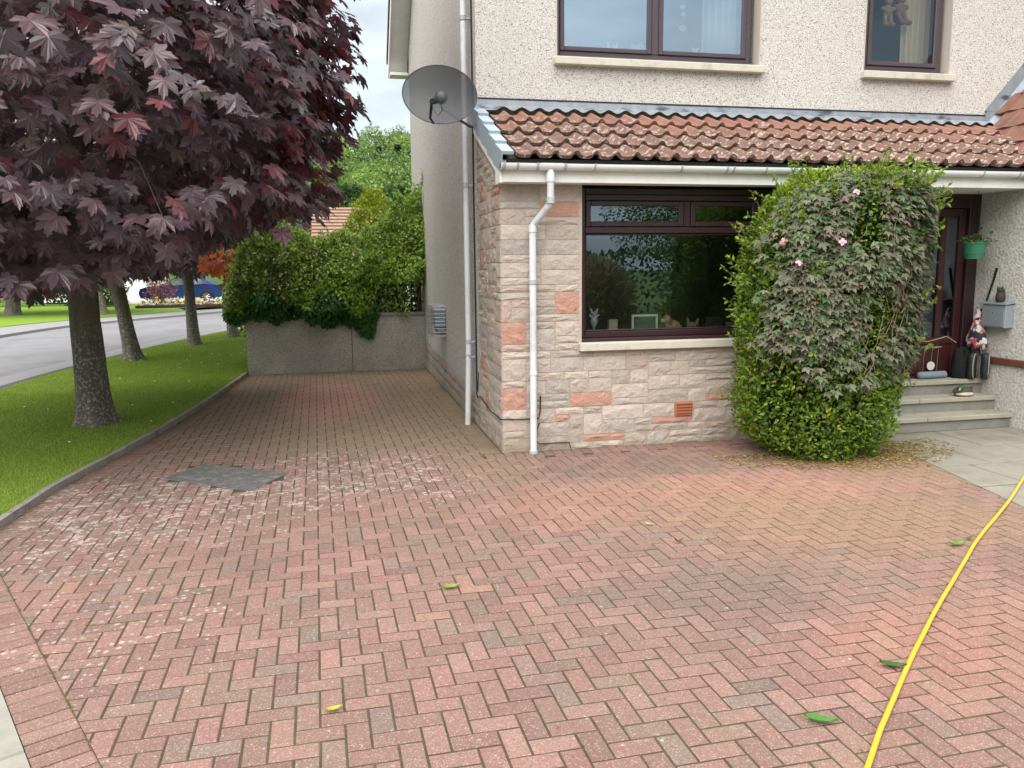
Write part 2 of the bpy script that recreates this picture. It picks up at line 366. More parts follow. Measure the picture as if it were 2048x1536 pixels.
# ---------------------------------------------------------------- ground, road, lawn, drive
def sheet(name, poly, z, mat, kind='structure', thick=None):
    V = [(x, y, z) for x, y in poly]; F = [tuple(range(len(poly)))]
    if thick:
        n = len(poly); V += [(x, y, z-thick) for x, y in poly]; F += [(i, n+i, n+(i+1) % n, (i+1) % n) for i in range(n)]
    o = link(name, fast_mesh(name, V, F, None, mat)); o['kind'] = kind; return o
def area(poly): return sum(poly[i][0]*poly[(i+1) % len(poly)][1]-poly[(i+1) % len(poly)][0]*poly[i][1] for i in range(len(poly)))/2
def ccw(poly): return poly if area(poly) > 0 else poly[::-1]
def offs(pl, d):              # offset a polyline to its left by d
    out = []
    for i, p in enumerate(pl):
        a = np.array(pl[max(i-1, 0)]); b = np.array(pl[min(i+1, len(pl)-1)]); t = (b-a)/np.linalg.norm(b-a)
        out.append((p[0]-t[1]*d, p[1]+t[0]*d))
    return out
def smooth_pl(pl, n=5):
    P = np.array(pl, float); out = []
    for i in range(len(P)-1):
        p0, p1, p2, p3 = P[max(i-1, 0)], P[i], P[i+1], P[min(i+2, len(P)-1)]
        for k in range(n):
            t = k/n; out.append(tuple(.5*((2*p1)+(-p0+p2)*t+(2*p0-5*p1+4*p2-p3)*t*t+(-p0+3*p1-3*p2+p3)*t**3)))
    return out+[tuple(P[-1])]
M['field'] = plain('field', (.085, .135, .03), .95, .2, 0, .3, .3)
sheet('ground', [(-900, -300), (900, -300), (900, 1500), (-900, 1500)], -.10, M['field'])
NEAR = smooth_pl([(3, -4.6), (-1.2, 3.14), (-2.2, 5.05), (-3.2, 6.9), (-4.3, 9.2), (-5.0, 11.4), (-5.25, 13.9), (-5.1, 16.3), (-4.75, 18.8), (-4.0, 23), (-3.05, 26.3), (-1.2, 31), (4, 38)])
FAR = smooth_pl([(-3.5, -6), (-6.5, 0), (-8.5, 5), (-9.8, 10), (-10.3, 15), (-10.2, 20), (-9.8, 26), (-8.9, 31), (-6.6, 35.5), (-4.6, 38.8), (1, 44)])
road = sheet('road', ccw(offs(NEAR, -.06)+FAR[::-1]), -.06, M['tarmac'])
sheet('road_channel', ccw(offs(NEAR, .40)[12:]+offs(NEAR, 1.0)[12:][::-1]), -.053, M['tarmac_pale'])
sheet('verge_strip', ccw(offs(NEAR, -.1)+offs(NEAR, .42)[::-1]), -.045, M['tarmac_dark'])
sheet('far_pavement', ccw(offs(FAR, -.02)+offs(FAR, 1.9)[::-1]), .02, M['tarmac_pale'], thick=.12)
sheet('far_lawn', ccw(offs(FAR, 1.88)[:-6]+[(-9.5, 47.5), (-30, 52), (-40, 20), (-20, -5)]), .035, plain('sunny_lawn', (.17, .28, .025), .9, .2, 0, .2, 1.5, .3))
sheet('far_drive', ccw([(-9.2, 41.5), (-4.0, 43.0), (-3.0, 58), (-13.5, 62), (-12.0, 50)]), .03, plain('far_paving', (.46, .38, .31), .9, .2, 0, .1, 2))

EDGE = smooth_pl([(-2.62, 5.75), (-2.48, 6.33), (-2.43, 7.26), (-2.29, 8.2), (-2.1, 9.43), (-1.9, 11.14), (-1.77, 12.53), (-1.67, 13.85), (-1.6, 14.85)], 2)
lawn_poly = ccw(offs(EDGE, .05)+[(-1.62, 15.2), (-.9, 22), (-.6, 30)]+offs(NEAR, -.08)[14:-6][::-1]+[(-3.0, 6.1)])
lawn = sheet('lawn', lawn_poly, .045, M['soil'], thick=.14)

# concrete edging between lawn and drive, laid in lengths
edg = thing('lawn_edging', (EDGE[0][0], EDGE[0][1], 0), 'thin grey concrete edging curving between lawn and brick drive', 'edging')
EI = EDGE; EO = offs(EDGE, .055)
acc = 0
for i in range(len(EI)-1):
    b = MB(); (x0, y0), (x1, y1), (x2, y2), (x3, y3) = EI[i], EI[i+1], EO[i+1], EO[i]
    g = .004; dx, dy = x1-x0, y1-y0; l = math.hypot(dx, dy); ux, uy = dx/l*g, dy/l*g
    q = [(x0+ux, y0+uy), (x1-ux, y1-uy), (x2-ux, y2-uy), (x3+ux, y3+uy)]
    zt = .062+random.uniform(-.0025, .0025); c = ((x0+x2)/2, (y0+y2)/2, 0)
    cx = sum(p[0] for p in q)/4; cy = sum(p[1] for p in q)/4
    qi = [(cx+(p[0]-cx)*.994, cy+(p[1]-cy)*.994) for p in q]
    V = [(p[0], p[1], -.08) for p in q]+[(p[0], p[1], zt-.008) for p in q]+[(p[0], p[1], zt) for p in qi]
    b.add(V, [(k, (k+1) % 4, 4+(k+1) % 4, 4+k) for k in range(4)]+[(4+k, 4+(k+1) % 4, 8+(k+1) % 4, 8+k) for k in range(4)]+[(8, 9, 10, 11)])
    b.build('edging_length', M['edging'], edg, loc=c)

# brick drive
drive = sheet('driveway', ccw([(-3.05, 6.95), (1.75, -2.2), (10, -6), (10, 7.95), (1.65, 7.95), (1.65, 15.05), (-1.75, 15.05), (-2.05, 11), (-2.4, 8.2), (-2.6, 6.9)]), -.0022, M['joint'])
ORI[drive.name] = np.zeros(3)
K0 = np.array([-2.12, 5.36]); K1 = np.array([-1.0, 3.19]); KD = (K1-K0)/np.linalg.norm(K1-K0); KN = np.array([KD[1], -KD[0]])   # KN points to the road
if KN[0] > 0: KN = -KN
def clip(poly, n, c):        # keep n.p <= c
    out = []
    for i in range(len(poly)):
        a, b = poly[i], poly[(i+1) % len(poly)]; da = n[0]*a[0]+n[1]*a[1]-c; db = n[0]*b[0]+n[1]*b[1]-c
        if da <= 0: out.append(a)
        if da*db < 0:
            t = da/(da-db); out.append((a[0]+(b[0]-a[0])*t, a[1]+(b[1]-a[1])*t))
    return out
BRI = offs(EDGE, -.215)                                  # inner line of the border course along the edging
def seg_at(pl, y):
    for i in range(len(pl)-1):
        if pl[i][1] <= y <= pl[i+1][1]: return pl[i], pl[i+1]
    return None
COVER = [(-1.60, 7.58), (-1.34, 8.10), (-.50, 7.52), (-.78, 6.96)]
def inpoly(p, poly, grow=0):
    c = False; n = len(poly)
    for i in range(n):
        (x0, y0), (x1, y1) = poly[i], poly[(i+1) % n]
        if (y0 > p[1]) != (y1 > p[1]) and p[0] < (x1-x0)*(p[1]-y0)/(y1-y0)+x0: c = not c
    return c
SLN = np.array([1.0, -.21]); SLC = 5.14-.21*5.19           # slab edge: x - .21 y = c
bricks = []
BRO = R(1.37); cb, sb = math.cos(BRO), math.sin(BRO); BO = (-.351, 3.765)
g = .0047
for j in range(-26, 116):
    for i in range(-40, 75):
        d = (i-j) % 4
        if d == 0: x0, x1, y0, y1 = i*.1+g, i*.1+.2-g, j*.1+g, j*.1+.1-g
        elif d == 3: x0, x1, y0, y1 = i*.1+g, i*.1+.1-g, j*.1+g, j*.1+.2-g
        else: continue
        poly = [(BO[0]+cb*a-sb*b, BO[1]+sb*a+cb*b) for a, b in ((x0, y0), (x1, y0), (x1, y1), (x0, y1))]
        cx = sum(p[0] for p in poly)/4; cy = sum(p[1] for p in poly)/4
        if cy > 15.0 or cy < 1.15: continue
        if cy > 7.62 and cx > 1.62: continue
        if cx > 8.2 or cx < -3: continue
        if KN[0]*(cx-K0[0])+KN[1]*(cy-K0[1]) > .12: continue
        poly = clip(poly, KN, KN @ K0-.004)
        if len(poly) < 3: continue
        poly = clip(poly, SLN, SLC-.004)
        if len(poly) < 3: continue
        s_ = seg_at(BRI, cy)
        if s_:
            (ax, ay), (bx, by) = s_; n = np.array([-(by-ay), bx-ax]); n /= np.linalg.norm(n)
            poly = clip(poly, n, n @ np.array([ax, ay])-.004)
            if len(poly) < 3: continue
        if cy > 7.75: poly = clip(poly, np.array([1., 0]), 1.575-.205)
        else:
            if cx > 1.35: poly = clip(poly, np.array([0., 1.]), 7.8-.205)
        if len(poly) < 3: continue
        if inpoly((cx, cy), COVER): continue
        if abs(area(poly)) < .0006: continue
        bricks.append((poly, 'h'))
# border courses: along the kerb, the edging, the gable and the stone wall
t = -1.3
while t < 6.5:
    a = K0+KD*t; q = [a+KD*g, a+KD*(.1-g), a+KD*(.1-g)+KN*.205, a+KD*g+KN*.205]
    if q[0][1] > 1.0: bricks.append(([tuple(p) for p in q], 'b'))
    t += .1003
cum = 0
for i in range(len(EDGE)-1):
    a = np.array(BRI[i]); b = np.array(BRI[i+1]); c = np.array(EDGE[i]); d = np.array(EDGE[i+1]); m = max(1, round(np.linalg.norm(b-a)/.1))
    for k in range(m):
        f0, f1 = (k+.03)/m, (k+.97)/m
        bricks.append(([tuple(a+(b-a)*f0), tuple(a+(b-a)*f1), tuple(c+(d-c)*f1), tuple(c+(d-c)*f0)], 'b'))
y = 7.82
while y < 14.9: bricks.append(([(1.372, y+g), (1.574, y+g), (1.574, y+.1-g), (1.372, y+.1-g)], 'b')); y += .1
x = 1.38
while x < 5.5:
    bricks.append(([(x+g, 7.598), (x+.1-g, 7.598), (x+.1-g, 7.80), (x+g, 7.80)], 'b')); x += .1
PAL = np.array([(.335, .176, .146), (.358, .198, .162), (.295, .162, .136), (.352, .206, .166), (.25, .185, .157), (.385, .215, .14), (.275, .182, .148)])
PW = np.array([.27, .25, .17, .17, .03, .005, .105])
def brick_geom(poly):
    poly = ccw(poly); n = len(poly); P = np.array(poly); c = P.mean(0); e = P-c; l = np.linalg.norm(e, axis=1, keepdims=True)
    Pi = c+e*np.clip((l-.006)/l, .5, 1); dz = max(0, min(.0035, random.gauss(.001, .001))); tx, ty = random.gauss(0, .004), random.gauss(0, .004)
    z = lambda Q: dz+(Q-c) @ np.array([tx, ty])
    V = np.concatenate([np.c_[P, np.full(n, -.03)], np.c_[P, z(P)-.0028], np.c_[Pi, z(Pi)]])
    F = [(k, (k+1) % n, n+(k+1) % n, n+k) for k in range(n)]+[(n+k, n+(k+1) % n, 2*n+(k+1) % n, 2*n+k) for k in range(n)]+[tuple(range(2*n, 3*n))]
    t = PAL[rng.choice(len(PAL), p=PW)]*np.array((.98, .985, .98))*random.uniform(.63, .92)
    return V, F, t, c
cen = np.array([np.mean(np.array(p), 0) for p, _ in bricks]); px, py, dd = proj(np.c_[cen, np.zeros(len(cen))])
vis = (px > -20) & (px < 2068) & (py < 1560) & (dd > .3); order = np.argsort(np.where(vis, dd, 1e9)); near_ids = set(order[:300].tolist())
GV, GF, GT = [], [], []
nb = 0
for k, (poly, kd) in enumerate(bricks):
    V, F, t, c = brick_geom(poly)
    if k in near_ids:
        c3 = np.array([c[0], c[1], 0]); link('brick', fast_mesh('brick', V-c3, F, t, M['paver']), drive, c3)
    else:
        GV.append(V); GF += [tuple(nb+i for i in f) for f in F]; GT.append(np.tile(t, (len(V), 1))); nb += len(V)
o = link('brick_paving', fast_mesh('brick_paving', np.concatenate(GV), GF, np.concatenate(GT), M['paver']), drive); o['kind'] = 'stuff'

# kerb at the road side of the drive
kb = thing('road_kerb', (-1.6, 3.8, 0), 'pale concrete kerb beside the tarmac at the lower left', 'kerb')
t = -1.4
while t < 6.2:
    b = MB(); a0 = K0+KD*(t+.004)+KN*.209; a1 = K0+KD*(t+.909)+KN*.209; w = KN*.125
    q = [a0, a1, a1+w, a0+w]; c = (q[0]+q[2])/2
    qi = [c+(p-c)*.985 for p in q]; qi[2] = qi[2]-KN*.012; qi[3] = qi[3]-KN*.012
    V = [(p[0], p[1], -.2) for p in q]+[(p[0], p[1], -.004) for p in q]+[(p[0], p[1], .006) for p in qi]
    b.add(V, [(k, (k+1) % 4, 4+(k+1) % 4, 4+k) for k in range(4)]+[(4+k, 4+(k+1) % 4, 8+(k+1) % 4, 8+k) for k in range(4)]+[(8, 9, 10, 11)])
    b.build('kerb_stone', M['concrete'], kb, loc=(c[0], c[1], 0)); t += .915

# inspection cover
cv = MB(); c = np.mean(np.array(COVER), 0); P = []
Cc = [np.array(p) for p in COVER]
for i in range(4):
    p, a, b = Cc[i], Cc[i-1], Cc[(i+1) % 4]
    for f in (.06, .02): P.append(p+(a-p)*f)
    for f in (.02, .06): P.append(p+(b-p)*f)
P = np.array(P)+rng.normal(0, .006, (16, 2)); P = P[::-1] if area([tuple(p) for p in P]) < 0 else P
Pi = c+(P-c)*.975; n = 16
V = np.concatenate([np.c_[P, np.full(n, -.03)], np.c_[P, np.full(n, .0035)], np.c_[Pi, np.full(n, .0065)]])
cv.add(V, [(k, (k+1) % n, n+(k+1) % n, n+k) for k in range(n)]+[(n+k, n+(k+1) % n, 2*n+(k+1) % n, 2*n+k) for k in range(n)]+[tuple(range(2*n, 3*n))])
co = cv.build('inspection_cover', M['cover'], loc=(c[0], c[1], 0)); setp(co, 'dark grey tarmac-filled inspection cover set askew in the brick drive', 'cover')

# slab path to the door
path = sheet('path', [(4.66, 2.9), (5.72, 7.75), (9.2, 7.75), (9.2, 2.9)], -.014, M['joint']); ORI[path.name] = np.zeros(3)
ys = [2.9, 3.58, 4.27, 4.96, 5.58, 6.25, 6.92, 7.62]
for r_ in range(7):
    y0, y1 = ys[r_], ys[r_+1]; xs = [4.4]+[5.95+(.0 if r_ % 2 else -.25)+.75*k for k in range(5)]
    for k in range(len(xs)-1):
        q = [(xs[k]+.008, y0+.008), (xs[k+1]-.008, y0+.008), (xs[k+1]-.008, y1-.008), (xs[k]+.008, y1-.008)]
        q = clip(q, -SLN, -SLC-.004)
        if len(q) < 3: continue
        q = ccw(q); n = len(q); P = np.array(q); c = P.mean(0); Pi = c+(P-c)*.985; dz = random.uniform(.001, .005)
        V = np.concatenate([np.c_[P, np.full(n, -.04)], np.c_[P, np.full(n, dz-.006)], np.c_[Pi, np.full(n, dz)]])-np.array([c[0], c[1], 0])
        link('slab', fast_mesh('slab', V, [(i, (i+1) % n, n+(i+1) % n, n+i) for i in range(n)]+[(n+i, n+(i+1) % n, 2*n+(i+1) % n, 2*n+i) for i in range(n)]+[tuple(range(2*n, 3*n))], None, M['slab']), path, (c[0], c[1], 0))

# grass
def vnoise(x, y, s=1.0):
    v = 0
    for k, (a, b, c_) in enumerate(((1.0, .37, 1.1), (-.53, 1.21, 2.3), (1.7, -1.1, .4), (.31, 2.3, 5.1), (2.9, .8, 3.3))): v = v+np.sin((a*x+b*y)*s+c_)/(1+.5*k)
    return v/2.5
def scatter_poly(poly, n, xr, yr, pw=1.0):
    x = rng.uniform(*xr, n); y = yr[0]+(yr[1]-yr[0])*rng.uniform(0, 1, n)**pw; inside = np.zeros(n, bool); m = len(poly)
    for i in range(m):
        (x0, y0), (x1, y1) = poly[i], poly[(i+1) % m]
        cnd = ((y0 > y) != (y1 > y)); xx = (x1-x0)*(y-y0)/(y1-y0+1e-12)+x0; inside ^= cnd & (x < xx)
    return x[inside], y[inside]
def grass(name, poly, n, xr, yr, h, w, z, base, lab, pw=1.0):
    x, y = scatter_poly(poly, n, xr, yr, pw); k = len(x); a = rng.uniform(0, 2*np.pi, k); d = np.hypot(x, y)
    ww = w*(.6+d/14)*rng.uniform(.6, 1.3, k); hh = h*rng.uniform(.5, 1.3, k)*(.8+.35*vnoise(x, y, 2.1))
    lean = rng.normal(0, .45, (k, 2))*hh[:, None]
    V = np.zeros((k, 3, 3)); V[:, 0] = np.c_[x-np.cos(a)*ww/2, y-np.sin(a)*ww/2, np.full(k, z)]; V[:, 1] = np.c_[x+np.cos(a)*ww/2, y+np.sin(a)*ww/2, np.full(k, z)]
    V[:, 2] = np.c_[x+lean[:, 0], y+lean[:, 1], z+hh]
    dry = np.clip(vnoise(x, y, 1.3)*.5+.3+rng.normal(0, .25, k), 0, 1)[:, None]
    T = np.array(base)*(1-dry*.5)+np.array((.34, .34, .09))*dry*.55; T *= rng.uniform(.7, 1.3, (k, 1))
    me = fast_mesh(name, V.reshape(-1, 3), np.arange(3*k).reshape(k, 3), np.repeat(T, 3, 0), M['grass'])
    o = link(name, me); return setp(o, lab, 'grass', kind='stuff')
grass('grass', lawn_poly, 460000, (-5.6, -.6), (6, 28), .032, .0042, .044, (.25, .37, .045), 'short mown green grass of the lawn under the maples', 1.7)
# daisies
x, y = scatter_poly(lawn_poly, 34, (-4.2, -1.9), (9, 19)); b = MB()
for xx, yy in zip(x, y): b.ball((xx, yy, .075), (.016, .016, .006), 6)
o = b.build('daisies', plain('daisy', (.85, .85, .82), .7)); setp(o, 'scattered small white daisies in the lawn', 'daisies', kind='stuff')
# ---------------------------------------------------------------- the house
def at(px, py, Y=None, X=None, Z=None):        # world point seen at a photo position, on one known plane
    d = _f+_r*(px-1024)/FPX-_u*(py-768)/FPX; o_ = np.array([0, 0, CAMZ])
    ax, v = (1, Y) if Y is not None else ((0, X) if X is not None else (2, Z))
    return o_+d*((v-o_[ax])/d[ax])
house = thing('house', (1.58, 7.8, 0), 'cream pebble-dashed two-storey house with rock-faced stone bay and tiled lean-to roof', 'house')
YU, XS, YS = 9.05, 1.58, 7.80
W1 = (2.49, 4.97, 4.17, 5.55); W2 = (6.34, 7.55, 4.17, 5.55)
b = MB()
b.box(1.58, 1.83, YU, 9.30, .36, 2.70)
xs = [1.58, W1[0], W1[1], W2[0], W2[1], 13.0]
b.box(1.58, 13, YU, 9.30, 2.70, 4.17); b.box(1.58, 13, YU, 9.30, 5.55, 7.3)
for k in (0, 2, 4): b.box(xs[k], xs[k+1], YU, 9.30, 4.17, 5.55)
b.build('front_wall', M['dash'], house)
b = MB(); b.prism([(9.30, .365), (14.93, .535), (16.80, .535), (16.80, 6.10), (13.0, 9.05), (9.30, 6.15)], 0, 1.58, 1.83); b.build('gable_wall', M['dash'], house)
b = MB(); b.box(1.83, 13, 16.55, 16.8, 0, 6.1); b.box(12.75, 13, 9.3, 16.55, 0, 7.2); b.box(1.83, 12.75, 9.3, 16.55, 3.35, 3.40)
b.box(1.85, 5.9, 8.02, 9.05, 2.78, 2.82); b.build('inner_shell', M['mortar'], house)

# ---- rock-faced stone
CW, CH = .05, .0735
SAL = (.52, .285, .215); CRM = [(.53, .44, .375), (.50, .42, .36), (.545, .46, .395), (.485, .405, .345), (.52, .42, .36)]; MAU = (.445, .39, .35); PNK = (.50, .385, .325)
def rock(parent, mp_, u0, u1, v0, v1, tint):
    g_ = .0038; u0 += g_; u1 -= g_; v0 += g_; v1 -= g_
    nx = int(min(6, max(3, round((u1-u0)/.055)))); ny = int(min(4, max(3, round((v1-v0)/.05))))
    V = []; F = []
    for j in range(ny+1):
        for i in range(nx+1):
            e = i in (0, nx) or j in (0, ny)
            uu = u0+(u1-u0)*i/nx; vv = v0+(v1-v0)*j/ny
            w = random.uniform(.002, .006) if e else random.uniform(.004, .017)
            if not e: uu += random.uniform(-.3, .3)*(u1-u0)/nx; vv += random.uniform(-.3, .3)*(v1-v0)/ny
            V.append((uu, vv, w))
    for j in range(ny):
        for i in range(nx):
            a = j*(nx+1)+i
            q = (a, a+1, a+nx+2, a+nx+1)
            F += [(q[0], q[1], q[2]), (q[0], q[2], q[3])] if random.random() < .5 else [(q[0], q[1], q[3]), (q[1], q[2], q[3])]
    ring = [i for i in range(nx+1)]+[(nx+1)*j+nx for j in range(1, ny+1)]+[(nx+1)*ny+i for i in range(nx-1, -1, -1)]+[(nx+1)*j for j in range(ny-1, 0, -1)]
    n = len(V); V += [(V[i][0], V[i][1], -.03) for i in ring]; m = len(ring)
    F += [(ring[k], n+k, n+(k+1) % m, ring[(k+1) % m]) for k in range(m)]
    W = np.array([mp_(*p) for p in V]); c = np.array(mp_((u0+u1)/2, (v0+v1)/2, 0))
    if mp_ is SIDE: F = [f[::-1] for f in F]
    link('stone', fast_mesh('stone', W-c, F, tint, M['stone']), parent, c-origin(parent))
FRONT = lambda u, v, w: (u, YS-w, v)
SIDE = lambda u, v, w: (XS-w, u, v)
def fill(parent, mp_, U0, nu, nv, free, pre, seed):
    rd = random.Random(seed); occ = np.zeros((nu, nv), bool)
    for i in range(nu):
        for j in range(nv):
            if not free(U0+(i+.5)*CW, (j+.5)*CH): occ[i, j] = True
    for (i0, i1, j0, j1, tn) in pre:
        if occ[i0:i1, j0:j1].any(): continue
        occ[i0:i1, j0:j1] = True; rock(parent, mp_, U0+i0*CW, U0+i1*CW, j0*CH, j1*CH, tn)
    for j in range(nv):
        i = 0
        while i < nu:
            if occ[i, j]: i += 1; continue
            run = 0
            while i+run < nu and not occ[i+run, j]: run += 1
            h = rd.choices((1, 2, 3), (.34, .56, .10))[0]; w = rd.randint(4, 6) if h == 3 else (rd.randint(4, 11) if h == 1 else rd.randint(4, 9))
            if run <= w+3: w = run if run <= 11 else run//2
            w = min(w, run)
            while h > 1 and (j+h > nv or occ[i:i+w, j:j+h].any()): h -= 1
            occ[i:i+w, j:j+h] = True
            r_ = rd.random()
            tn = SAL if r_ < .012 else (MAU if r_ < .16 else (PNK if r_ < .23 else rd.choice(CRM)))
            k = rd.uniform(.9, 1.1); rock(parent, mp_, U0+i*CW, U0+(i+w)*CW, j*CH, (j+h)*CH, tuple(min(1, c*k) for c in tn))
            i += w
def cell(px0, py0, px1, py1, tn, U0=XS):
    a = at(px0, py1, Y=YS); c_ = at(px1, py0, Y=YS)
    return (max(0, round((a[0]-U0)/CW)), round((c_[0]-U0)/CW), max(0, round(a[2]/CH)), round(c_[2]/CH), tn)
PRE = [cell(1003, 650, 1055, 692, SAL), cell(1003, 782, 1055, 825, SAL), cell(1110, 588, 1161, 628, SAL), cell(1143, 788, 1226, 818, SAL), cell(1168, 858, 1248, 882, SAL),
       cell(1303, 836, 1381, 849, SAL), cell(1412, 780, 1475, 803, SAL), cell(1412, 846, 1462, 859, PNK), cell(1085, 405, 1163, 434, SAL), cell(1040, 752, 1100, 765, PNK), cell(1003, 605, 1020, 648, PNK),
       cell(1082, 878, 1138, 889, PNK), cell(1112, 834, 1136, 846, SAL)]
VX0, VX1, VZ0, VZ1 = 3.43, 3.63, 4*CH, 6*CH
def free_front(u, v):
    if 2.405 < u < 5.21 and v > 1.015: return False
    if VX0 < u < VX1 and VZ0 < v < VZ1: return False
    return v < 2.66
sw = MB()
sw.box(1.586, 2.41, 7.8015, 8.02, 0, 2.66); sw.box(2.41, 5.21, 7.8015, 8.02, 0, 1.01); sw.box(5.21, 5.9, 7.8015, 8.02, 0, 2.66)
sw.prism([(8.02, 0), (9.048, 0), (9.048, 3.30), (8.02, 2.86)], 0, 1.5815, 1.80)
stw = sw.build('stone_wall', M['mortar'], house)
fill(stw, FRONT, XS, 86, 36, free_front, PRE, 5)
slope_z = lambda y: 2.62+(y-7.6)*.437
def free_side(u, v): return u < 9.04 and v+CH/2 < slope_z(u)-.02
spre = [(0, 6, 18, 21, PNK), (11, 16, 26, 28, PNK), (18, 23, 25, 28, SAL), (5, 11, 20, 22, MAU), (18, 23, 10, 12, SAL), (17, 22, 35, 38, SAL)]
fill(stw, SIDE, YS+.004, 25, 46, free_side, spre, 11)
# plinth along the gable
pb = MB(); pb.prism([(9.05, 0), (14.93, 0), (14.93, .53), (9.05, .36)], 0, 1.60, 1.80); plinth = pb.build('plinth', M['mortar'], house)
rd = random.Random(3)
for (f0, f1) in ((0, .36), (.36, .68), (.68, 1.0)):
    y = 9.05
    while y < 14.85:
        w = min(rd.uniform(.28, .6), 14.93-y); hz = .36+(y+w/2-9.05)*.0289
        tn = rd.choice(CRM+[MAU, PNK]); rock(plinth, SIDE, y, y+w, f0*hz+.002, f1*hz-.002, tuple(c*.82 for c in tn)); y += w
# air brick
ab = MB(); ab.bbox(VX0+.004, VX1-.004, 7.772, 7.84, VZ0+.004, VZ1-.004, .004); vent = ab.build('air_brick', plain('terracotta', (.46, .145, .07), .8, .3), house)
hb = MB()
for i in range(9):
    for j in range(4):
        x = VX0+.022+i*(VX1-VX0-.044)/8; z = VZ0+.025+j*(VZ1-VZ0-.05)/3; hb.box(x-.0055, x+.0055, 7.7695, 7.7715, z-.007, z+.007)
hb.build('vent_holes', M['black'], vent)

# ---- windows
def bar(bm, x0, x1, z0, z1, y0, y1, c=.006): bm.bbox(x0, x1, y0, y1, z0, z1, c)
def window(name, X0, X1, Z0, Z1, yf, fm, gm, lights, sillbox, sub, rev=None, label=None):
    w = MB(); fw = .062
    bar(w, X0, X0+fw, Z0, Z1, yf, yf+.07); bar(w, X1-fw, X1, Z0, Z1, yf, yf+.07)
    bar(w, X0+fw, X1-fw, Z0, Z0+fw, yf, yf+.07); bar(w, X0+fw, X1-fw, Z1-fw, Z1, yf, yf+.07)
    win = w.build(name, fm, house)
    for kind, x0, x1, z0, z1 in lights:
        if kind == 'bar': m_ = MB(); bar(m_, x0, x1, z0, z1, yf-.001, yf+.068); m_.build('mullion', fm, win); continue
        s_ = .052 if kind == 'sash' else .018; yy = yf-.016 if kind == 'sash' else yf+.012
        m_ = MB(); bar(m_, x0, x0+s_, z0, z1, yy, yy+.05, .008); bar(m_, x1-s_, x1, z0, z1, yy, yy+.05, .008); bar(m_, x0+s_, x1-s_, z0, z0+s_, yy, yy+.05, .008); bar(m_, x0+s_, x1-s_, z1-s_, z1, yy, yy+.05, .008)
        m_.build('sash' if kind == 'sash' else 'glazing_bead', fm, win)
        p = MB(); p.add([(x0+s_-.004, yy+.024, z0+s_-.004), (x1-s_+.004, yy+.024, z0+s_-.004), (x1-s_+.004, yy+.024, z1-s_+.004), (x0+s_-.004, yy+.024, z1-s_+.004)], [(0, 1, 2, 3)]); p.build('pane', gm, win)
    if sub: m_ = MB(); m_.bbox(X0-.01, X1+.01, yf-.075, yf+.02, Z0-.034, Z0-.002, .006); m_.build('sub_sill', fm, win)
    m_ = MB(); m_.bbox(*sillbox, .008); m_.build('sill', M['sill'], win)
    if rev:
        m_ = MB()
        m_.box(rev[1]-.012, rev[1]-.001, rev[4], yf+.05, rev[2], rev[3]-.001); m_.box(rev[0]+.001, rev[0]+.012, rev[4], yf+.05, rev[2], rev[3]-.001); m_.box(rev[0]+.012, rev[1]-.012, rev[4], yf+.05, rev[3]-.012, rev[3]-.001)
        m_.build('reveal', M['reveal'], win)
    return win
window('window', 2.415, 5.205, 1.136, 2.645, 7.905, M['frame'], M['glass'],
       [('fixed', 2.477, 5.143, 1.198, 2.195), ('bar', 2.477, 5.143, 2.197, 2.262), ('sash', 2.479, 3.535, 2.264, 2.52), ('bar', 3.537, 3.615, 2.264, 2.52), ('sash', 3.617, 4.36, 2.264, 2.52), ('bar', 4.362, 4.43, 2.264, 2.52), ('sash', 4.432, 5.141, 2.264, 2.52), ('bar', 2.477, 5.143, 2.522, 2.582)],
       (2.372, 5.25, 7.725, 7.90, 1.016, 1.10), True)
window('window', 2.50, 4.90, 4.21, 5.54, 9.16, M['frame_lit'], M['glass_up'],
       [('sash', 2.562, 3.655, 4.274, 5.476), ('bar', 3.657, 3.743, 4.274, 5.476), ('sash', 3.745, 4.838, 4.274, 5.476)],
       (2.46, 5.0, 8.965, 9.10, 4.085, 4.169), True, (W1[0], W1[1], 4.18, W1[3], 9.045))
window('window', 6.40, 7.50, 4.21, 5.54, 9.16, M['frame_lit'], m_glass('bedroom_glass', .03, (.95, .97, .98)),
       [('sash', 6.462, 7.438, 4.274, 5.476)],
       (6.31, 7.585, 8.965, 9.10, 4.085, 4.169), True, (W2[0], W2[1], 4.18, W2[3], 9.045))
def room(x0, x1, y0, y1, z0, z1, wallc, floorc, ceil=(.6, .6, .58)):
    r_ = MB(); P = lambda a, b_, c_, d_, t_: r_.add([a, b_, c_, d_], [(0, 1, 2, 3)], t_)
    P((x0, y1, z0), (x1, y1, z0), (x1, y1, z1), (x0, y1, z1), wallc); P((x0, y0, z0), (x0, y1, z0), (x0, y1, z1), (x0, y0, z1), wallc); P((x1, y0, z0), (x1, y1, z0), (x1, y1, z1), (x1, y0, z1), wallc)
    P((x0, y0, z0), (x1, y0, z0), (x1, y1, z0), (x0, y1, z0), floorc); P((x0, y0, z1), (x1, y0, z1), (x1, y1, z1), (x0, y1, z1), ceil)
    return r_.build('room', M['tint'], house)
room(1.86, 5.6, 8.03, 11.6, .5, 2.70, (.16, .17, .15), (.10, .075, .06), (.3, .3, .28))
room(1.9, 5.45, 9.31, 12.4, 3.42, 6.0, (.36, .52, .66), (.3, .28, .25)); room(5.6, 9.2, 9.31, 12.0, 3.42, 6.0, (.07, .09, .11), (.1, .1, .1), (.3, .36, .42))
m_ = MB(); m_.bbox(2.42, 5.2, 7.982, 8.20, 1.135, 1.165, .006); m_.build('window_board', M['upvc'], house)
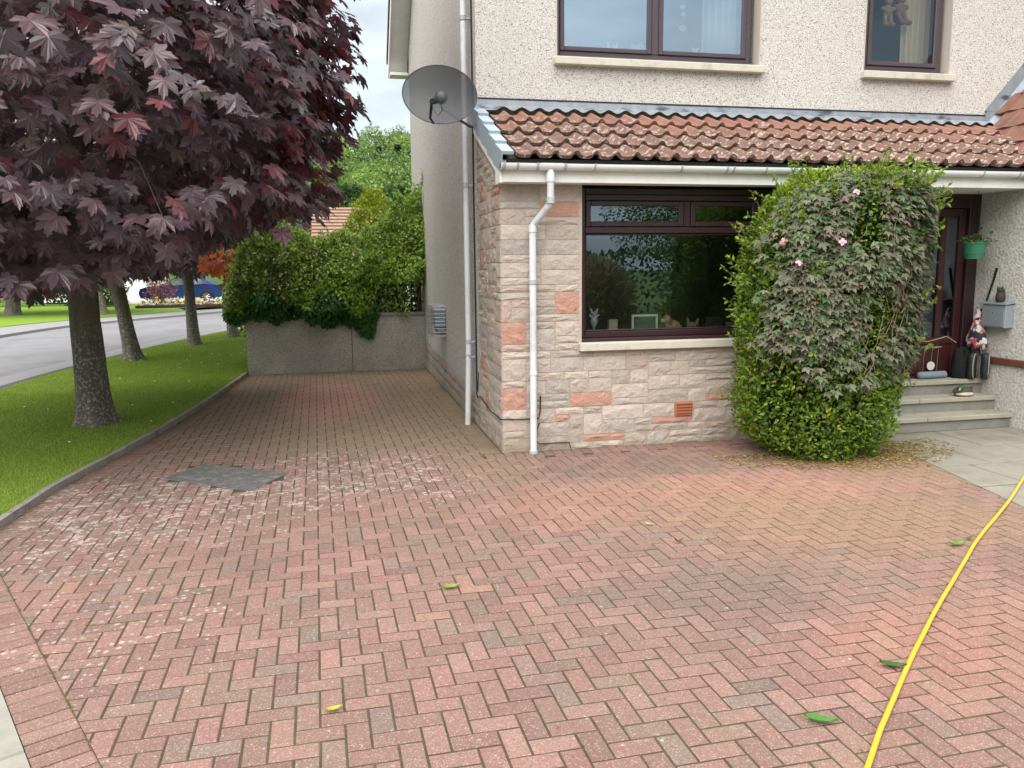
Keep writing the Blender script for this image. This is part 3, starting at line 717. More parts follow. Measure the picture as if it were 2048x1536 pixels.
m_ = MB(); m_.bbox(2.5, 4.9, 9.232, 9.40, 4.215, 4.245, .006); m_.build('window_board', M['upvc'], house)

# ---- lean-to roof
EY, EZ, SL = 7.50, 2.872, .458
L_ = math.hypot(1, SL); ux, uz = 1/L_, SL/L_
def roofpt(x, s, h=0): return (x, EY+s*ux-h*uz, EZ+s*uz+h*ux)
rb = MB(); V = []
for x in (1.60, 9.6):
    for s, h in ((.06, -.03), (1.70, -.03), (1.70, -.075), (.06, -.075)): V.append(roofpt(x, s, h))
rb.add(V, [(0, 1, 2, 3), (7, 6, 5, 4), (0, 4, 5, 1), (1, 5, 6, 2), (2, 6, 7, 3), (3, 7, 4, 0)]); leanto = rb.build('lean_to_roof', M['black'], house)
def tile_mesh(w, ln, name='roof_tile'):
    prof = [(0, .0), (.10*w, -.004), (.30*w, -.007), (.50*w, -.004), (.58*w, .004), (.64*w, .022), (.72*w, .036), (.80*w, .041), (.88*w, .036), (.96*w, .020), (1.02*w, .003)]
    n = len(prof); V = []
    for s, h in ((0, .024), (ln, -.022)):
        for x, z in prof: V.append((x, s, z+h))
    for x, z in prof: V.append((x, .010, z-.010))
    for x, z in prof: V.append((x, ln*.3, z-.03))
    F = [(i, i+1, n+i+1, n+i) for i in range(n-1)]+[(2*n+i, 2*n+i+1, i+1, i) for i in range(n-1)]+[(3*n+i, 3*n+i+1, 2*n+i+1, 2*n+i) for i in range(n-1)]
    F += [(0, n, 3*n, 2*n), (n-1, 2*n-1+0, 4*n-1, 3*n-1)]
    me = fast_mesh(name, V, F, None, M['tile'], True)
    me.set_sharp_from_angle(angle=R(50)); return me
TW, TG = .2, .392
tm = tile_mesh(TW, TG+.05)
rotm = Matrix(((1, 0, 0), (0, ux, -uz), (0, uz, ux))).to_4x4()
for k in range(4):
    for i in range(40):
        x = 1.70+i*TW+(0.0 if k % 2 == 0 else .0)
        s = k*TG; p = roofpt(x, s, .012)
        lim = 8.1+((p[2]-3.5)/1.1)+.25
        if x > lim: continue
        o = link('roof_tile', tm, leanto)
        o.matrix_local = Matrix.Translation(Vector(np.array(p)-origin(house)+np.array([random.uniform(-.002, .002), 0, random.uniform(-.003, .003)]))) @ rotm @ Matrix.Rotation(random.gauss(0, .006), 4, 'Z')
# dry verge caps and barge board
for k in range(5):
    s0, s1 = k*.335-.01, k*.335+.36; lift = .0
    b = MB(); V = []
    for s, h in ((s0, .062), (s1, .030)):
        for x, hh in ((1.585, h), (1.70, h), (1.70, h-.03), (1.597, h-.03), (1.597, h-.20), (1.585, h-.20)): V.append(roofpt(x, s, hh))
    b.add(V, [(0, 1, 2, 3, 4, 5), (11, 10, 9, 8, 7, 6)]+[(i, 6+i, 6+(i+1) % 6, (i+1) % 6) for i in range(6)]); b.v = [(x-.05-(.004*(k % 2)), y, z) for x, y, z in b.v]
    b.build('verge_cap', M['verge'], leanto)
b = MB(); b.prism([(7.585, 2.655), (7.585, 2.86), (9.04, 3.50), (9.04, 3.33), (7.80, 2.78), (7.80, 2.655)], 0, 1.538, 1.566); b.build('barge_board', M['fascia'], house)
b = MB(); b.bbox(1.568, 9.2, 7.585, 7.61, 2.66, 2.862, .003); b.build('fascia', M['fascia'], house)
b = MB(); b.box(1.568, 9.2, 7.612, 7.80, 2.662, 2.672); b.box(5.9, 7.48, 7.80, 8.30, 2.662, 2.672); b.build('soffit', M['fascia'], house)
# gutter (half round, open above)
gy, gz, gr = 7.528, 2.822, .056
b = MB(); V = []; n = 13
for x in (1.535, 9.2):
    for rr in (gr, gr-.004):
        for k in range(n):
            a = math.pi+math.pi*k/(n-1); V.append((x, gy+rr*math.cos(a), gz+rr*math.sin(a)))
F = []
for o_ in (0, n):
    F += [(o_+k, o_+k+1, 2*n+o_+k+1, 2*n+o_+k) for k in range(n-1)]
F += [(0, n, 3*n, 2*n), (n-1, 2*n-1, 4*n-1, 3*n-1)]
b.add(V, F); b.smooth = True
b.add([(1.535, gy+gr*math.cos(math.pi+math.pi*k/12), gz+gr*math.sin(math.pi+math.pi*k/12)) for k in range(13)], [tuple(range(13))])
gut = b.build('gutter', M['upvc'], house)
def collar(x, w, rr, mat, nm):
    b = MB(); V = []
    for xx in (x-w/2, x+w/2):
        for r2 in (rr, rr-.006):
            for k in range(n):
                a = math.pi+math.pi*k/(n-1); V.append((xx, gy+r2*math.cos(a), gz+r2*math.sin(a)+.003))
    F = [(k, k+1, 2*n+k+1, 2*n+k) for k in range(n-1)]+[(n+k, n+k+1, 3*n+k+1, 3*n+k) for k in range(n-1)]
    F += [(k, k+1, n+k+1, n+k) for k in range(n-1)]+[(2*n+k, 2*n+k+1, 3*n+k+1, 3*n+k) for k in range(n-1)]
    b.add(V, F); b.smooth = True; return b.build(nm, mat, gut)
for x, w in ((1.56, .03), (1.69, .02), (1.88, .022), (2.15, .022), (2.44, .016), (3.32, .016), (3.80, .02), (3.87, .02), (4.22, .016), (5.1, .016), (6.0, .016), (6.75, .016), (7.2, .016)): collar(x, w, gr+.007, M['pipe_grey'], 'gutter_bracket')
collar(2.015, .22, gr+.006, M['upvc'], 'gutter_outlet')
# downpipes
dp = MB(); dp.tube([(2.015, 7.528, 2.775), (2.015, 7.528, 2.485), (2.01, 7.545, 2.452), (1.905, 7.705, 2.292), (1.885, 7.722, 2.262), (1.884, 7.722, 1.0), (1.882, 7.722, .004)], [.034]*7, 16)
down = dp.build('downpipe', M['pipe'], house)
for z0, z1, x, y, rr, mt in ((2.66, 2.74, 2.015, 7.528, .041, 'pipe'), (2.46, 2.52, 2.015, 7.528, .041, 'pipe_grey'), (2.20, 2.265, 1.884, 7.722, .041, 'pipe'), (1.70, 1.74, 1.884, 7.722, .042, 'pipe_grey'), (.80, .835, 1.884, 7.722, .040, 'pipe'), (.0, .03, 1.882, 7.722, .046, 'pipe_grey')):
    b = MB(); b.lathe([(rr, 0), (rr, z1-z0)], (x, y, z0), 16); b.build('pipe_collar', M[mt], down)
lb = at(936, 850, Z=0); lx, ly = 1.505, lb[1]*1.505/lb[0]
lb = np.array([1.505, 9.62, 0]) if abs(lb[0]-1.5) > .6 else lb
lx, ly = float(lb[0]), float(lb[1])
dp = MB(); dp.tube([(1.50, ly+.02, 7.0), (1.50, ly+.02, 3.0), (1.50, ly+.02, .95), (1.495, ly+.01, .80), (lx, ly, .004)], .034, 16)
down = dp.build('downpipe', M['pipe'], house)
for z, hh in ((.80, .05), (.98, .045), (2.78, .05), (4.6, .05)):
    b = MB(); b.lathe([(.041, 0), (.041, hh)], (1.499, ly+.018, z), 16); b.box(1.52, 1.585, ly-.005, ly+.04, z+.01, z+.03); b.build('pipe_clip', M['pipe_grey'], down)
# lead flashing above the lean-to
b = MB(); xs = np.linspace(1.56, 8.18, 240); V = []
for x in xs:
    wv = .020*(1+math.cos((x-1.70-.8*TW)/TW*2*math.pi))*(1 if x > 1.74 else 0)
    V += [(x, YU-.004, 3.70), (x, YU-.010, 3.635), (x, YU-.05, 3.60+wv*.6), (x, YU-.15, 3.552+wv)]
V2 = [(x, y-.003, z+.003) for x, y, z in V]
F = []
for i in range(len(xs)-1):
    for k in range(3): F.append((4*i+k, 4*i+k+1, 4*i+5+k, 4*i+4+k))
b.add(V2, F); b.smooth = True; b.build('lead_flashing', M['lead'], house)
b = MB(); b.box(1.60, 8.18, YU-.012, YU+.01, 3.697, 3.712); b.build('drip_bead', M['black'], house)
b = MB(); V = []
for t_ in np.linspace(0, 1, 8):
    x, z = 8.10+1.3*t_, 3.60+1.3*1.13*t_; V += [(x, YU-.012, z+.17), (x+.02, YU-.016, z-.02), (x+.08, YU-.10, z-.03)]
b.add(V, [(3*i+k, 3*i+3+k, 3*i+4+k, 3*i+1+k) for i in range(7) for k in range(2)]); b.build('side_flashing', M['lead'], house)
# side roof that rises to the right
b = MB(); gx = lambda z: 8.1+(z-3.5)/1.1
b.add([(gx(2.7), 6.2, 2.66), (gx(2.7), YU-.002, 2.66), (gx(6.2), YU-.002, 6.16), (gx(6.2), 6.2, 6.16)], [(0, 1, 2, 3)]); sroof = b.build('side_roof', M['black'], house)
l2 = math.hypot(1, 1.1); a2, c2 = 1/l2, 1.1/l2
V = []
tw, tl = .31, .37
for s, h in ((0, .03), (tl, .008), (0, .008), (tl, -.014)):
    for y_, wv in ((0, 0), (.25*tw, .010), (.5*tw, 0), (.75*tw, -.006), (tw-.006, 0)): V.append((s*a2-(h+wv)*c2, y_, s*c2+(h+wv)*a2))
F = [(i, i+1, 6+i, 5+i) for i in range(4)]+[(10+i, 11+i, 1+i, i) for i in range(4)]+[(0, 5, 15, 10), (4, 14, 19, 9)]
stm = fast_mesh('side_tile', V, [f[::-1] for f in F], None, M['tile_brown'])
for k in range(8):
    for i in range(10):
        z = 2.75+k*.30*c2*1.05; x = gx(z)+.0; y_ = YU-.02-(i+1)*tw+(.5*tw if k % 2 else 0)
        if y_+tw > YU: y_ -= .0
        if y_ < 6.3 or y_+tw > YU+.02: continue
        o = link('side_tile', stm, sroof, np.array([x-.01, y_, z+.02])-origin(house)); o.rotation_euler = (random.gauss(0, .006), 0, random.gauss(0, .004))
# main roof with the white verge
b = MB(); b.prism([(17.35, 5.98), (13.0, 9.33), (8.86, 6.17), (8.86, 6.30), (13.0, 9.48), (17.35, 6.12)], 0, 1.18, 13.2); mroof = b.build('main_roof', M['tile_brown'], house)
b = MB(); b.prism([(17.30, 5.72), (17.30, 5.98), (13.0, 9.29), (13.0, 9.06)], 0, 1.205, 1.225); b.prism([(17.30, 5.76), (17.30, 5.79), (13.0, 9.11), (13.0, 9.08)], 0, 1.226, 1.579); b.box(1.226, 1.579, 16.95, 17.30, 5.70, 5.757); b.build('verge_board', M['fascia'], mroof)
b = MB(); b.box(1.19, 13, 17.302, 17.33, 5.72, 5.98); b.build('eaves_board', M['fascia'], mroof)

# ---- porch: side wall, door, steps
b = MB(); b.box(7.48, 7.72, 7.0, 8.62, 0, 2.66); b.build('porch_wall', M['rough'], house)
b = MB(); b.box(7.7205, 11.5, 7.02, 9.0, 0, 2.66); b.build('garage_wall', M['rough'], house)
b = MB(); b.box(5.72, 5.9, 7.815, 8.62, 0, 2.66); b.build('porch_wall', M['rough'], house)
b = MB(); b.bbox(7.445, 7.478, 7.02, 8.02, .695, .775, .01); b.build('wall_rail', plain('brown_timber', (.15, .055, .035), .6, .3, 0, .3, 12, .2), house)
DY = 8.31; dm = plain('dark_red_wood', (.045, .014, .014), .32, .5, 0, .2, 8)
b = MB(); bar(b, 5.92, 6.30, .5, 2.66, DY+.05, DY+.14); bar(b, 7.33, 7.475, .5, 2.66, DY-.02, DY+.10); bar(b, 6.30, 7.33, 2.50, 2.66, DY-.02, DY+.10); bar(b, 6.30, 6.40, .5, 2.50, DY-.02, DY+.10); bar(b, 6.40, 7.33, .5, .53, DY-.02, DY+.10)
b.build('door_frame', M['frame'], house)
b = MB(); bar(b, 6.405, 6.53, .535, 2.495, DY+.02, DY+.07); bar(b, 7.235, 7.325, .535, 2.495, DY+.02, DY+.07); bar(b, 6.53, 7.235, .535, .90, DY+.025, DY+.065); bar(b, 6.53, 7.235, .90, .985, DY+.015, DY+.07); bar(b, 6.53, 7.235, 2.40, 2.495, DY+.02, DY+.07); bar(b, 6.985, 7.065, .985, 2.40, DY+.018, DY+.07); bar(b, 6.72, 6.78, .985, 2.40, DY+.02, DY+.07)
door = b.build('door', dm, house)
for x0, x1 in ((6.53, 6.72), (6.78, 6.985), (7.065, 7.235)):
    b = MB(); b.add([(x0, DY+.045, .985), (x1, DY+.045, .985), (x1, DY+.045, 2.40), (x0, DY+.045, 2.40)], [(0, 1, 2, 3)]); b.build('pane', M['glass_door'], door)
room(5.95, 7.45, DY+.15, 11, .5, 2.7, (.34, .36, .34), (.15, .13, .11))
st = MB(); st.box(5.35, 7.478, 7.635, 8.62, 0, .112); st.box(5.35, 7.478, 7.875, 8.62, .112, .277); st.box(5.35, 7.478, 8.095, 8.62, .277, .447)
steps = st.build('steps', M['riser'], house)
for (y0, y1, z0, z1, js) in ((7.60, 7.873, .114, .165, (5.3, 6.36, 7.47)), (7.842, 8.093, .279, .330, (5.3, 6.44, 7.465)), (8.06, 8.28, .449, .50, (5.3, 6.2, 7.46))):
    for k in range(2):
        b = MB(); b.bbox(js[k]+.003, js[k+1]-.003, y0+random.uniform(-.004, .004), y1+.02, z0, z1, .007); b.build('tread', M['step'], steps)
# flue guard on the gable: wire cage round a grey terminal
fg = MB(); fg.bbox(1.42, 1.575, 11.96, 12.52, .98, 1.25, .01); fg.bbox(1.46, 1.575, 11.98, 12.50, .90, .975, .005, )
flue = fg.build('flue_guard', plain('grey_metal', (.27, .31, .33), .5, .5, .2, .1, 8), house)
wm = plain('galvanised_wire', (.40, .43, .44), .4, .5, .6, .1, 20)
b = MB()
for z in np.linspace(.86, 1.30, 9): b.tube([(1.578, 11.88, z), (1.375, 11.90, z), (1.375, 12.58, z), (1.578, 12.60, z)], .005, 6)
for y_ in np.linspace(11.90, 12.58, 7): b.tube([(1.578, y_, 1.30), (1.378, y_, 1.30), (1.378, y_, .86), (1.578, y_, .86)], .004, 6)
b.build('wire_cage', wm, flue)
# ---------------------------------------------------------------- vegetation
def polar_leaf(A, fold=.16, droop=.22):
    pts = [(a, r_) for a, r_ in A]; out = [(a, r_) for a, r_ in pts]+[(-a, r_) for a, r_ in reversed(pts) if 0 < a < 180]
    V = [(0, .12, 0.0)]; 
    for a, r_ in out:
        x, y = r_*math.sin(R(a)), r_*math.cos(R(a)); z = fold*abs(x)*.55-droop*(max(y, 0)**2)*.8-droop*.9*x*x
        V.append((x, y, z))
    n = len(V)-1
    F = np.array([(0, 1+(k+1) % n, 1+k) for k in range(n)])
    return np.array(V), F
MAPA = [(0, 1.0), (7, .80), (13, .84), (20, .52), (33, .74), (45, .95), (54, .70), (62, .68), (69, .44), (83, .58), (96, .66), (112, .42), (132, .40), (155, .16), (180, .03)]
MAPLE = polar_leaf(MAPA)
MAPLE2 = polar_leaf([(0, 1.0), (20, .52), (45, .95), (69, .46), (96, .64), (132, .38), (180, .03)])
OVATE = (np.array([(0, 0, 0), (.26, .38, .07), (0, 1, -.06), (-.26, .38, .07), (0, .42, 0)]), np.array([(0, 1, 4), (1, 2, 4), (2, 3, 4), (3, 0, 4)]))
DIAM = (np.array([(0, 0, 0), (.25, .45, .08), (0, 1, 0), (-.25, .45, .08)]), np.array([(0, 1, 2), (0, 2, 3)]))
TOOTH = polar_leaf([(0, 1.0), (9, .66), (15, .70), (25, .42), (35, .43), (65, .20), (180, .02)], .25, .1)
LANCE = (np.array([(0, 0, 0), (.1, .4, .03), (0, 1, -.1), (-.1, .4, .03)]), np.array([(0, 1, 2), (0, 2, 3)]))
def unit(v): return v/np.maximum(np.linalg.norm(v, axis=-1, keepdims=True), 1e-9)
def leaf_frames(T, N):
    T = unit(T); N = unit(N-T*(N*T).sum(-1, keepdims=True)); S = np.cross(T, N); return S, T, N
def leaf_arrays(P, T, N, size, tmpl, tint):
    V, F = tmpl; S, T, N = leaf_frames(T, N); n, k = len(P), len(V)
    W = P[:, None]+size[:, None, None]*(V[None, :, 0:1]*S[:, None]+V[None, :, 1:2]*T[:, None]+V[None, :, 2:3]*N[:, None])
    FF = (F[None]+(np.arange(n)*k)[:, None, None]).reshape(-1, 3)
    return W.reshape(-1, 3), FF, np.repeat(tint, k, 0)
def merge(parts):
    V, F, T = [], [], []; b = 0
    for v, f, t in parts: V.append(v); F.append(f+b); T.append(t); b += len(v)
    return np.concatenate(V), np.concatenate(F), np.concatenate(T)
def foliage(name, parts, mat, parent, kind='stuff'):
    V, F, T = merge(parts); o = link(name, fast_mesh(name, V-origin(parent), F, T, mat), parent)
    if kind: o['kind'] = kind
    return o
def pal(n, cols, w, var=.2):
    c = np.array(cols)[rng.choice(len(cols), n, p=np.array(w)/sum(w))]; return c*rng.uniform(1-var, 1+var, (n, 1))
def sphere_dirs(n):
    v = rng.normal(size=(n, 3)); return unit(v)
def superell(D, rad, p=2.8):
    q = np.abs(D/np.array(rad)); return D*(1/((q**p).sum(-1)**(1/p)))[:, None]
MAPC = [(.112, .070, .088), (.132, .074, .090), (.094, .066, .080), (.155, .046, .059), (.120, .086, .076)]; MAPW = (.38, .26, .22, .06, .08)
def crown_leaves(C, rad, nclu, per, size, wid, tmpl_cols=MAPC, tw=MAPW, zmin=-1e9, inner=(.80, 1.02)):
    D = sphere_dirs(nclu); S0 = superell(D, rad, 3.3); k = rng.uniform(*inner, nclu)
    lump = 1+.07*vnoise(S0[:, 0]*1.7+S0[:, 2]*.9, S0[:, 1]*1.7-S0[:, 2]*1.3, 1.0)
    P = np.array(C)+S0*(k*lump)[:, None]; keep = P[:, 2] > zmin; P, D = P[keep], D[keep]
    n = len(P); Nh = unit(D*np.array([1, 1, .35]))
    PP = np.repeat(P, per, 0); DD = np.repeat(Nh, per, 0); m = len(PP)
    a = rng.uniform(0, 2*np.pi, m); r_ = wid*np.sqrt(rng.uniform(0.02, 1, m)); rad_ = np.c_[np.cos(a), np.sin(a), np.zeros(m)]
    pos = PP+rad_*r_[:, None]+np.c_[np.zeros((m, 2)), -.45*r_**2/wid+rng.normal(0, .06, m)]
    T = .55*rad_+.75*DD+np.c_[np.zeros((m, 2)), -rng.uniform(.35, 1.15, m)]+rng.normal(0, .22, (m, 3))
    N = .55*DD+np.c_[np.zeros((m, 2)), rng.uniform(.5, 1.0, m)]+rng.normal(0, .22, (m, 3))
    sz = size*rng.uniform(.62, 1.25, m)
    return pos, T, N, sz, pal(m, tmpl_cols, tw, .25)
def trunk(parent, base, h, r0, limbs, name='trunk', lean=(0, 0), mat='bark'):
    b = MB(); bx, by, bz = base; pts = []; rd_ = []
    for k in range(33):
        t_ = k/32; pts.append((bx+lean[0]*t_+.025*math.sin(5*t_+bx), by+lean[1]*t_+.02*math.cos(4*t_), bz-.04+t_*h)); rd_.append(r0*(1-.26*t_+.5*math.exp(-t_*h/.13)+.12*math.exp(-t_*h/.7)))
    b.tube(pts, rd_, 28)
    V = np.array(b.v); ang = np.arctan2(V[:, 1]-by, V[:, 0]-bx); k = 1+.05*np.sin(3*ang+V[:, 2]*1.3)+.03*np.sin(7*ang-V[:, 2]*2)+.16*np.sin(5*ang+1)*np.exp(-np.maximum(V[:, 2]-bz, 0)/.14)+rng.normal(0, .014, len(V))
    V[:, 0] = bx+(V[:, 0]-bx)*k; V[:, 1] = by+(V[:, 1]-by)*k; b.v = [tuple(p) for p in V]
    tr = b.build(name, M[mat], parent)
    for (z, dx, dy, dz, rr) in limbs:
        l = MB(); p0 = np.array([bx+lean[0]*z/h, by+lean[1]*z/h, z]); q = [p0, p0+np.array([dx*.35, dy*.35, dz*.45]), p0+np.array([dx*.7, dy*.7, dz*.8]), p0+np.array([dx, dy, dz])]
        l.tube(q, [rr, rr*.75, rr*.5, rr*.22], 8); l.build('limb', M[mat], tr)
    return tr

# --- the maple in front: its nearest leaves one by one
t1 = thing('maple_tree', (-2.9, 10.37, .04), 'large dark purple maple in front, thick lichened trunk on the lawn beside the drive', 'tree', 'purple maples along the lawn')
trunk(t1, (-2.9, 10.37, .04), 4.6, .175, [(1.75, 1.8, -1.4, 1.5, .085), (2.0, -1.7, -1.6, 1.6, .085), (2.2, 1.5, 1.5, 1.8, .08), (2.5, -1.4, 1.6, 1.9, .08), (2.8, .4, -2.6, 1.6, .07), (3.2, 2.1, .2, 1.7, .07), (1.9, .3, -2.0, .5, .05)])
C1, R1 = (-3.05, 9.75, 4.55), (3.05, 4.0, 2.95)
A = crown_leaves(C1, R1, 1420, 9, .160, .32)
B_ = crown_leaves(C1, R1, 650, 7, .16, .34, inner=(.55, .80))
U_ = crown_leaves((-3.05, 9.75, 3.1), (3.0, 3.5, 1.2), 330, 7, .15, .34)          # low skirt
pos = np.concatenate([A[0], B_[0], U_[0]]); T = np.concatenate([A[1], B_[1], U_[1]]); N = np.concatenate([A[2], B_[2], U_[2]]); sz = np.concatenate([A[3], B_[3], U_[3]]); tn = np.concatenate([A[4], B_[4], U_[4]])
edge_red = ((pos[:, 0] > -.6) | (pos[:, 2] > 4.3)) & (rng.uniform(size=len(pos)) < .34); tn[edge_red] = pal(edge_red.sum(), [(.17, .038, .052), (.22, .044, .056), (.13, .04, .05)], (1, .6, 1))
low_cut = 1.68+.60*np.clip((pos[:, 0]+2.5)/1.7, 0, 1)+.28*np.clip((pos[:, 1]-8.0)/4, 0, 1)
keep = (pos[:, 2] > low_cut+rng.uniform(-.06, .10, len(pos))); pos, T, N, sz, tn = pos[keep], T[keep], N[keep], sz[keep], tn[keep]
px, py, dd = proj(pos); vis = (px > 0) & (px < 2048) & (py > 0) & (py < 1536)
score = np.where(vis, dd-9*sz, 1e9); ids = np.argsort(score)[:300]; single = np.zeros(len(pos), bool); single[ids] = True
rest = ~single; hi = rest & (dd < 11.5) & (px > -250) & (py > -300); lo = rest & ~hi
MV = [polar_leaf(MAPA, f_, d_) for f_, d_ in ((.16, .22), (.34, .38), (.02, .10), (.24, .60))]; pick = rng.integers(0, 4, len(pos))
foliage('crown', [leaf_arrays(pos[hi & (pick == q)], T[hi & (pick == q)], N[hi & (pick == q)], sz[hi & (pick == q)], MV[q], tn[hi & (pick == q)]) for q in range(4)]+[leaf_arrays(pos[lo], T[lo], N[lo], sz[lo], MAPLE2, tn[lo])], M['maple'], t1)
lm = []
for k in range(10):
    V = MV[k % 4][0].copy(); V[:, 2] += rng.normal(0, .018, len(V)); V[:, :2] *= rng.uniform(.95, 1.05, (1, 2)); lm.append(fast_mesh('leaf', V, MAPLE[1], (np.array((.17, .045, .056)) if k == 9 else np.array(MAPC[(0, 1, 2, 0, 1, 2, 0, 1, 4)[k]])*random.uniform(.85, 1.15)), M['maple']))
# twigs out to the leaf clusters
twg = MB(); rd = random.Random(21)
for i in rd.sample(range(0, len(A[0]), 9), 520):
    p = A[0][i]; c_ = np.array(C1); q = c_+(p-c_)*.72; mid = (p+q)/2+np.array([rd.uniform(-.1, .1), rd.uniform(-.1, .1), .12])
    if p[2] > 1.9: twg.tube([tuple(q), tuple(mid), tuple(p)], [.009, .006, .003], 4)
twg.build('twigs', plain('twig', (.06, .045, .04), .8), t1)['kind'] = 'stuff'
S_, T_, N_ = leaf_frames(T[ids], N[ids])
for q, i in enumerate(ids):
    o = link('leaf', lm[q % 10], t1); s = sz[i]; p = pos[i]-origin(t1)
    o.matrix_local = Matrix(((S_[q][0]*s, T_[q][0]*s, N_[q][0]*s, p[0]), (S_[q][1]*s, T_[q][1]*s, N_[q][1]*s, p[1]), (S_[q][2]*s, T_[q][2]*s, N_[q][2]*s, p[2]), (0, 0, 0, 1)))

def maple(base, h, r0, C, rad, nclu, per, size, label, group, lean=(0, 0), extra=None):
    t_ = thing('maple_tree', base, label, 'tree', group)
    trunk(t_, base, h, r0, [(h*.5, 1.2, -.8, 1.6, r0*.45), (h*.55, -1.1, -.9, 1.6, r0*.45), (h*.6, .9, 1.1, 1.6, r0*.4), (h*.65, -.9, 1.1, 1.8, r0*.4)], lean=lean)
    a = crown_leaves(C, rad, nclu, per, size, .34); ps = [leaf_arrays(*a[:4], MAPLE2, a[4])]
    b_ = crown_leaves(C, rad, nclu//3, per, size*1.2, .4, inner=(.4, .8)); ps.append(leaf_arrays(*b_[:4], MAPLE2, b_[4]))
    if extra is not None: ps.append(extra)
    foliage('crown', ps, M['maple'], t_); return t_
n_ = 60; op = np.c_[rng.uniform(-2.35, -1.75, n_), rng.uniform(15.2, 15.8, n_), rng.normal(2.0, .12, n_)]
ex = leaf_arrays(op, rng.normal(0, .4, (n_, 3))+np.array([0, -.3, -.9]), rng.normal(0, .4, (n_, 3))+np.array([0, -1, .4]), rng.uniform(.12, .2, n_), MAPLE2, pal(n_, [(.42, .10, .02), (.32, .06, .02)], (1, 1)))
G1 = 'purple maples along the lawn'
maple((-4.16, 17.68, .04), 4.2, .145, (-3.9, 17.4, 4.6), (2.7, 2.7, 2.75), 420, 8, .19, 'second purple maple in the row, trunk leaning left at the lawn edge', G1, (-.35, -.2), ex)
maple((-3.48, 20.84, .04), 4.2, .128, (-3.3, 20.9, 4.7), (2.4, 2.4, 2.75), 330, 8, .19, 'third purple maple in the row, slim dark trunk beside the road', G1, (.02, 0))
maple((-2.79, 22.92, .04), 4.2, .122, (-2.9, 23.2, 4.8), (2.3, 2.4, 2.8), 300, 8, .19, 'fourth purple maple in the row, trunk partly behind the climber on the wall', G1, (-.1, 0))
G2 = 'trees on the far lawn'
maple((-13.6, 38.2, .04), 4.0, .26, (-13.8, 38.4, 4.8), (3.4, 3.0, 3.4), 260, 8, .3, 'pale trunked tree on the far lawn at the left edge', G2, (.5, 0))
maple((-9.75, 37.4, .04), 4.0, .13, (-10.2, 37.8, 5.2), (3.0, 3.0, 3.2), 240, 8, .3, 'slender pale tree on the far lawn, trunk leaning left', G2, (-.5, 0))

# --- generic leafy mass
def mass(name, base, label, cat, sampler, n, size, cols, w, tmpl=OVATE, var=.25, group=None, stems=None, mat='leaf', up=.5, partname='foliage'):
    t_ = thing(name, base, label, cat, group); P, D = sampler(n); m = len(P)
    T = .6*D+rng.normal(0, .55, (m, 3))+np.array([0, 0, .1]); N = D+np.array([0, 0, up])+rng.normal(0, .45, (m, 3))
    foliage(partname, [leaf_arrays(P, T, N, size*rng.uniform(.6, 1.3, m), tmpl, pal(m, cols, w, var))], M[mat], t_)
    if stems: 
        b = MB()
        for s_ in stems: b.tube(s_[:-1], s_[-1], 6)
        b.build('stem', M['bark'], t_)
    return t_
def ell(C, rad, lo=.7, p=2.2, lump=.12, zmin=None):
    def f(n):
        D = sphere_dirs(n); S0 = superell(D, (1, 1, 1), p)*np.array(rad); k = 1-(1-lo)*rng.uniform(0, 1, n)**1.7
        l_ = 1+lump*vnoise(S0[:, 0]*2.1+S0[:, 2], S0[:, 1]*2.1+S0[:, 2]*1.7, 1.6/max(.4, min(rad)))
        P = np.array(C)+S0*(k*l_)[:, None]
        if zmin is not None: kk = P[:, 2] > zmin; P, D = P[kk], D[kk]
        return P, unit(D/np.array(rad))
    return f
def boxs(x0, x1, y0, y1, z0, z1, lump=.15):
    def f(n):
        P = np.c_[rng.uniform(x0, x1, n), y0+(y1-y0)*rng.uniform(0, 1, n)**2, z0+(z1-z0)*rng.uniform(0, 1, n)**.8]; topn = rng.uniform(size=n) < .3
        P[topn, 2] = z1-rng.uniform(0, .15, topn.sum()); P[topn, 1] = rng.uniform(y0, y1, topn.sum())
        P[:, 1] += lump*vnoise(P[:, 0]*3, P[:, 2]*3); P[:, 2] += lump*vnoise(P[:, 0]*2.3, P[:, 1]*2)*(P[:, 2]-z0)/(z1-z0)
        D = np.tile([0, -1, .25], (n, 1)).astype(float); D[topn] = (0, -.2, 1); return P, D
    return f

# --- garden wall and the climber over it
gw = thing('garden_wall', (0, 15.03, 0), 'low grey pebble-dashed garden wall closing the end of the drive', 'wall')
b = MB(); b.box(-1.60, .232, 14.93, 15.12, 0, .99); b.build('wall_panel', M['dash_grey'], gw)
b = MB(); b.box(.244, 1.576, 14.93, 15.12, 0, 1.0); b.build('wall_panel', M['dash_grey'], gw)
b = MB(); b.bbox(-1.62, 1.576, 14.90, 15.15, 1.002, 1.06, .01); b.build('coping', M['concrete'], gw)
b = MB(); b.box(.2325, .2435, 14.95, 15.10, 0, .99); b.build('joint', M['black'], gw)
trl = thing('trellis', (0, 15.03, 1.06), 'dark timber trellis on the garden wall behind the climber', 'trellis'); tw_ = plain('old_timber', (.055, .04, .03), .8, .2, 0, .3, 10)
for x in np.arange(-1.5, 1.56, .22): b = MB(); b.bbox(x-.014, x+.014, 15.02, 15.04, 1.062, 2.35, .003); b.build('slat', tw_, trl, loc=(x, 15.03, 1.06))
for z in (1.25, 1.55, 1.85, 2.15): b = MB(); b.bbox(-1.58, 1.57, 15.042, 15.06, z-.014, z+.014, .003); b.build('rail', tw_, trl, loc=(0, 15.03, z))
for x in (-1.55, 0, 1.50): b = MB(); b.bbox(x-.035, x+.035, 15.062, 15.13, 1.062, 2.45, .004); b.build('post', tw_, trl, loc=(x, 15.03, 1.06))
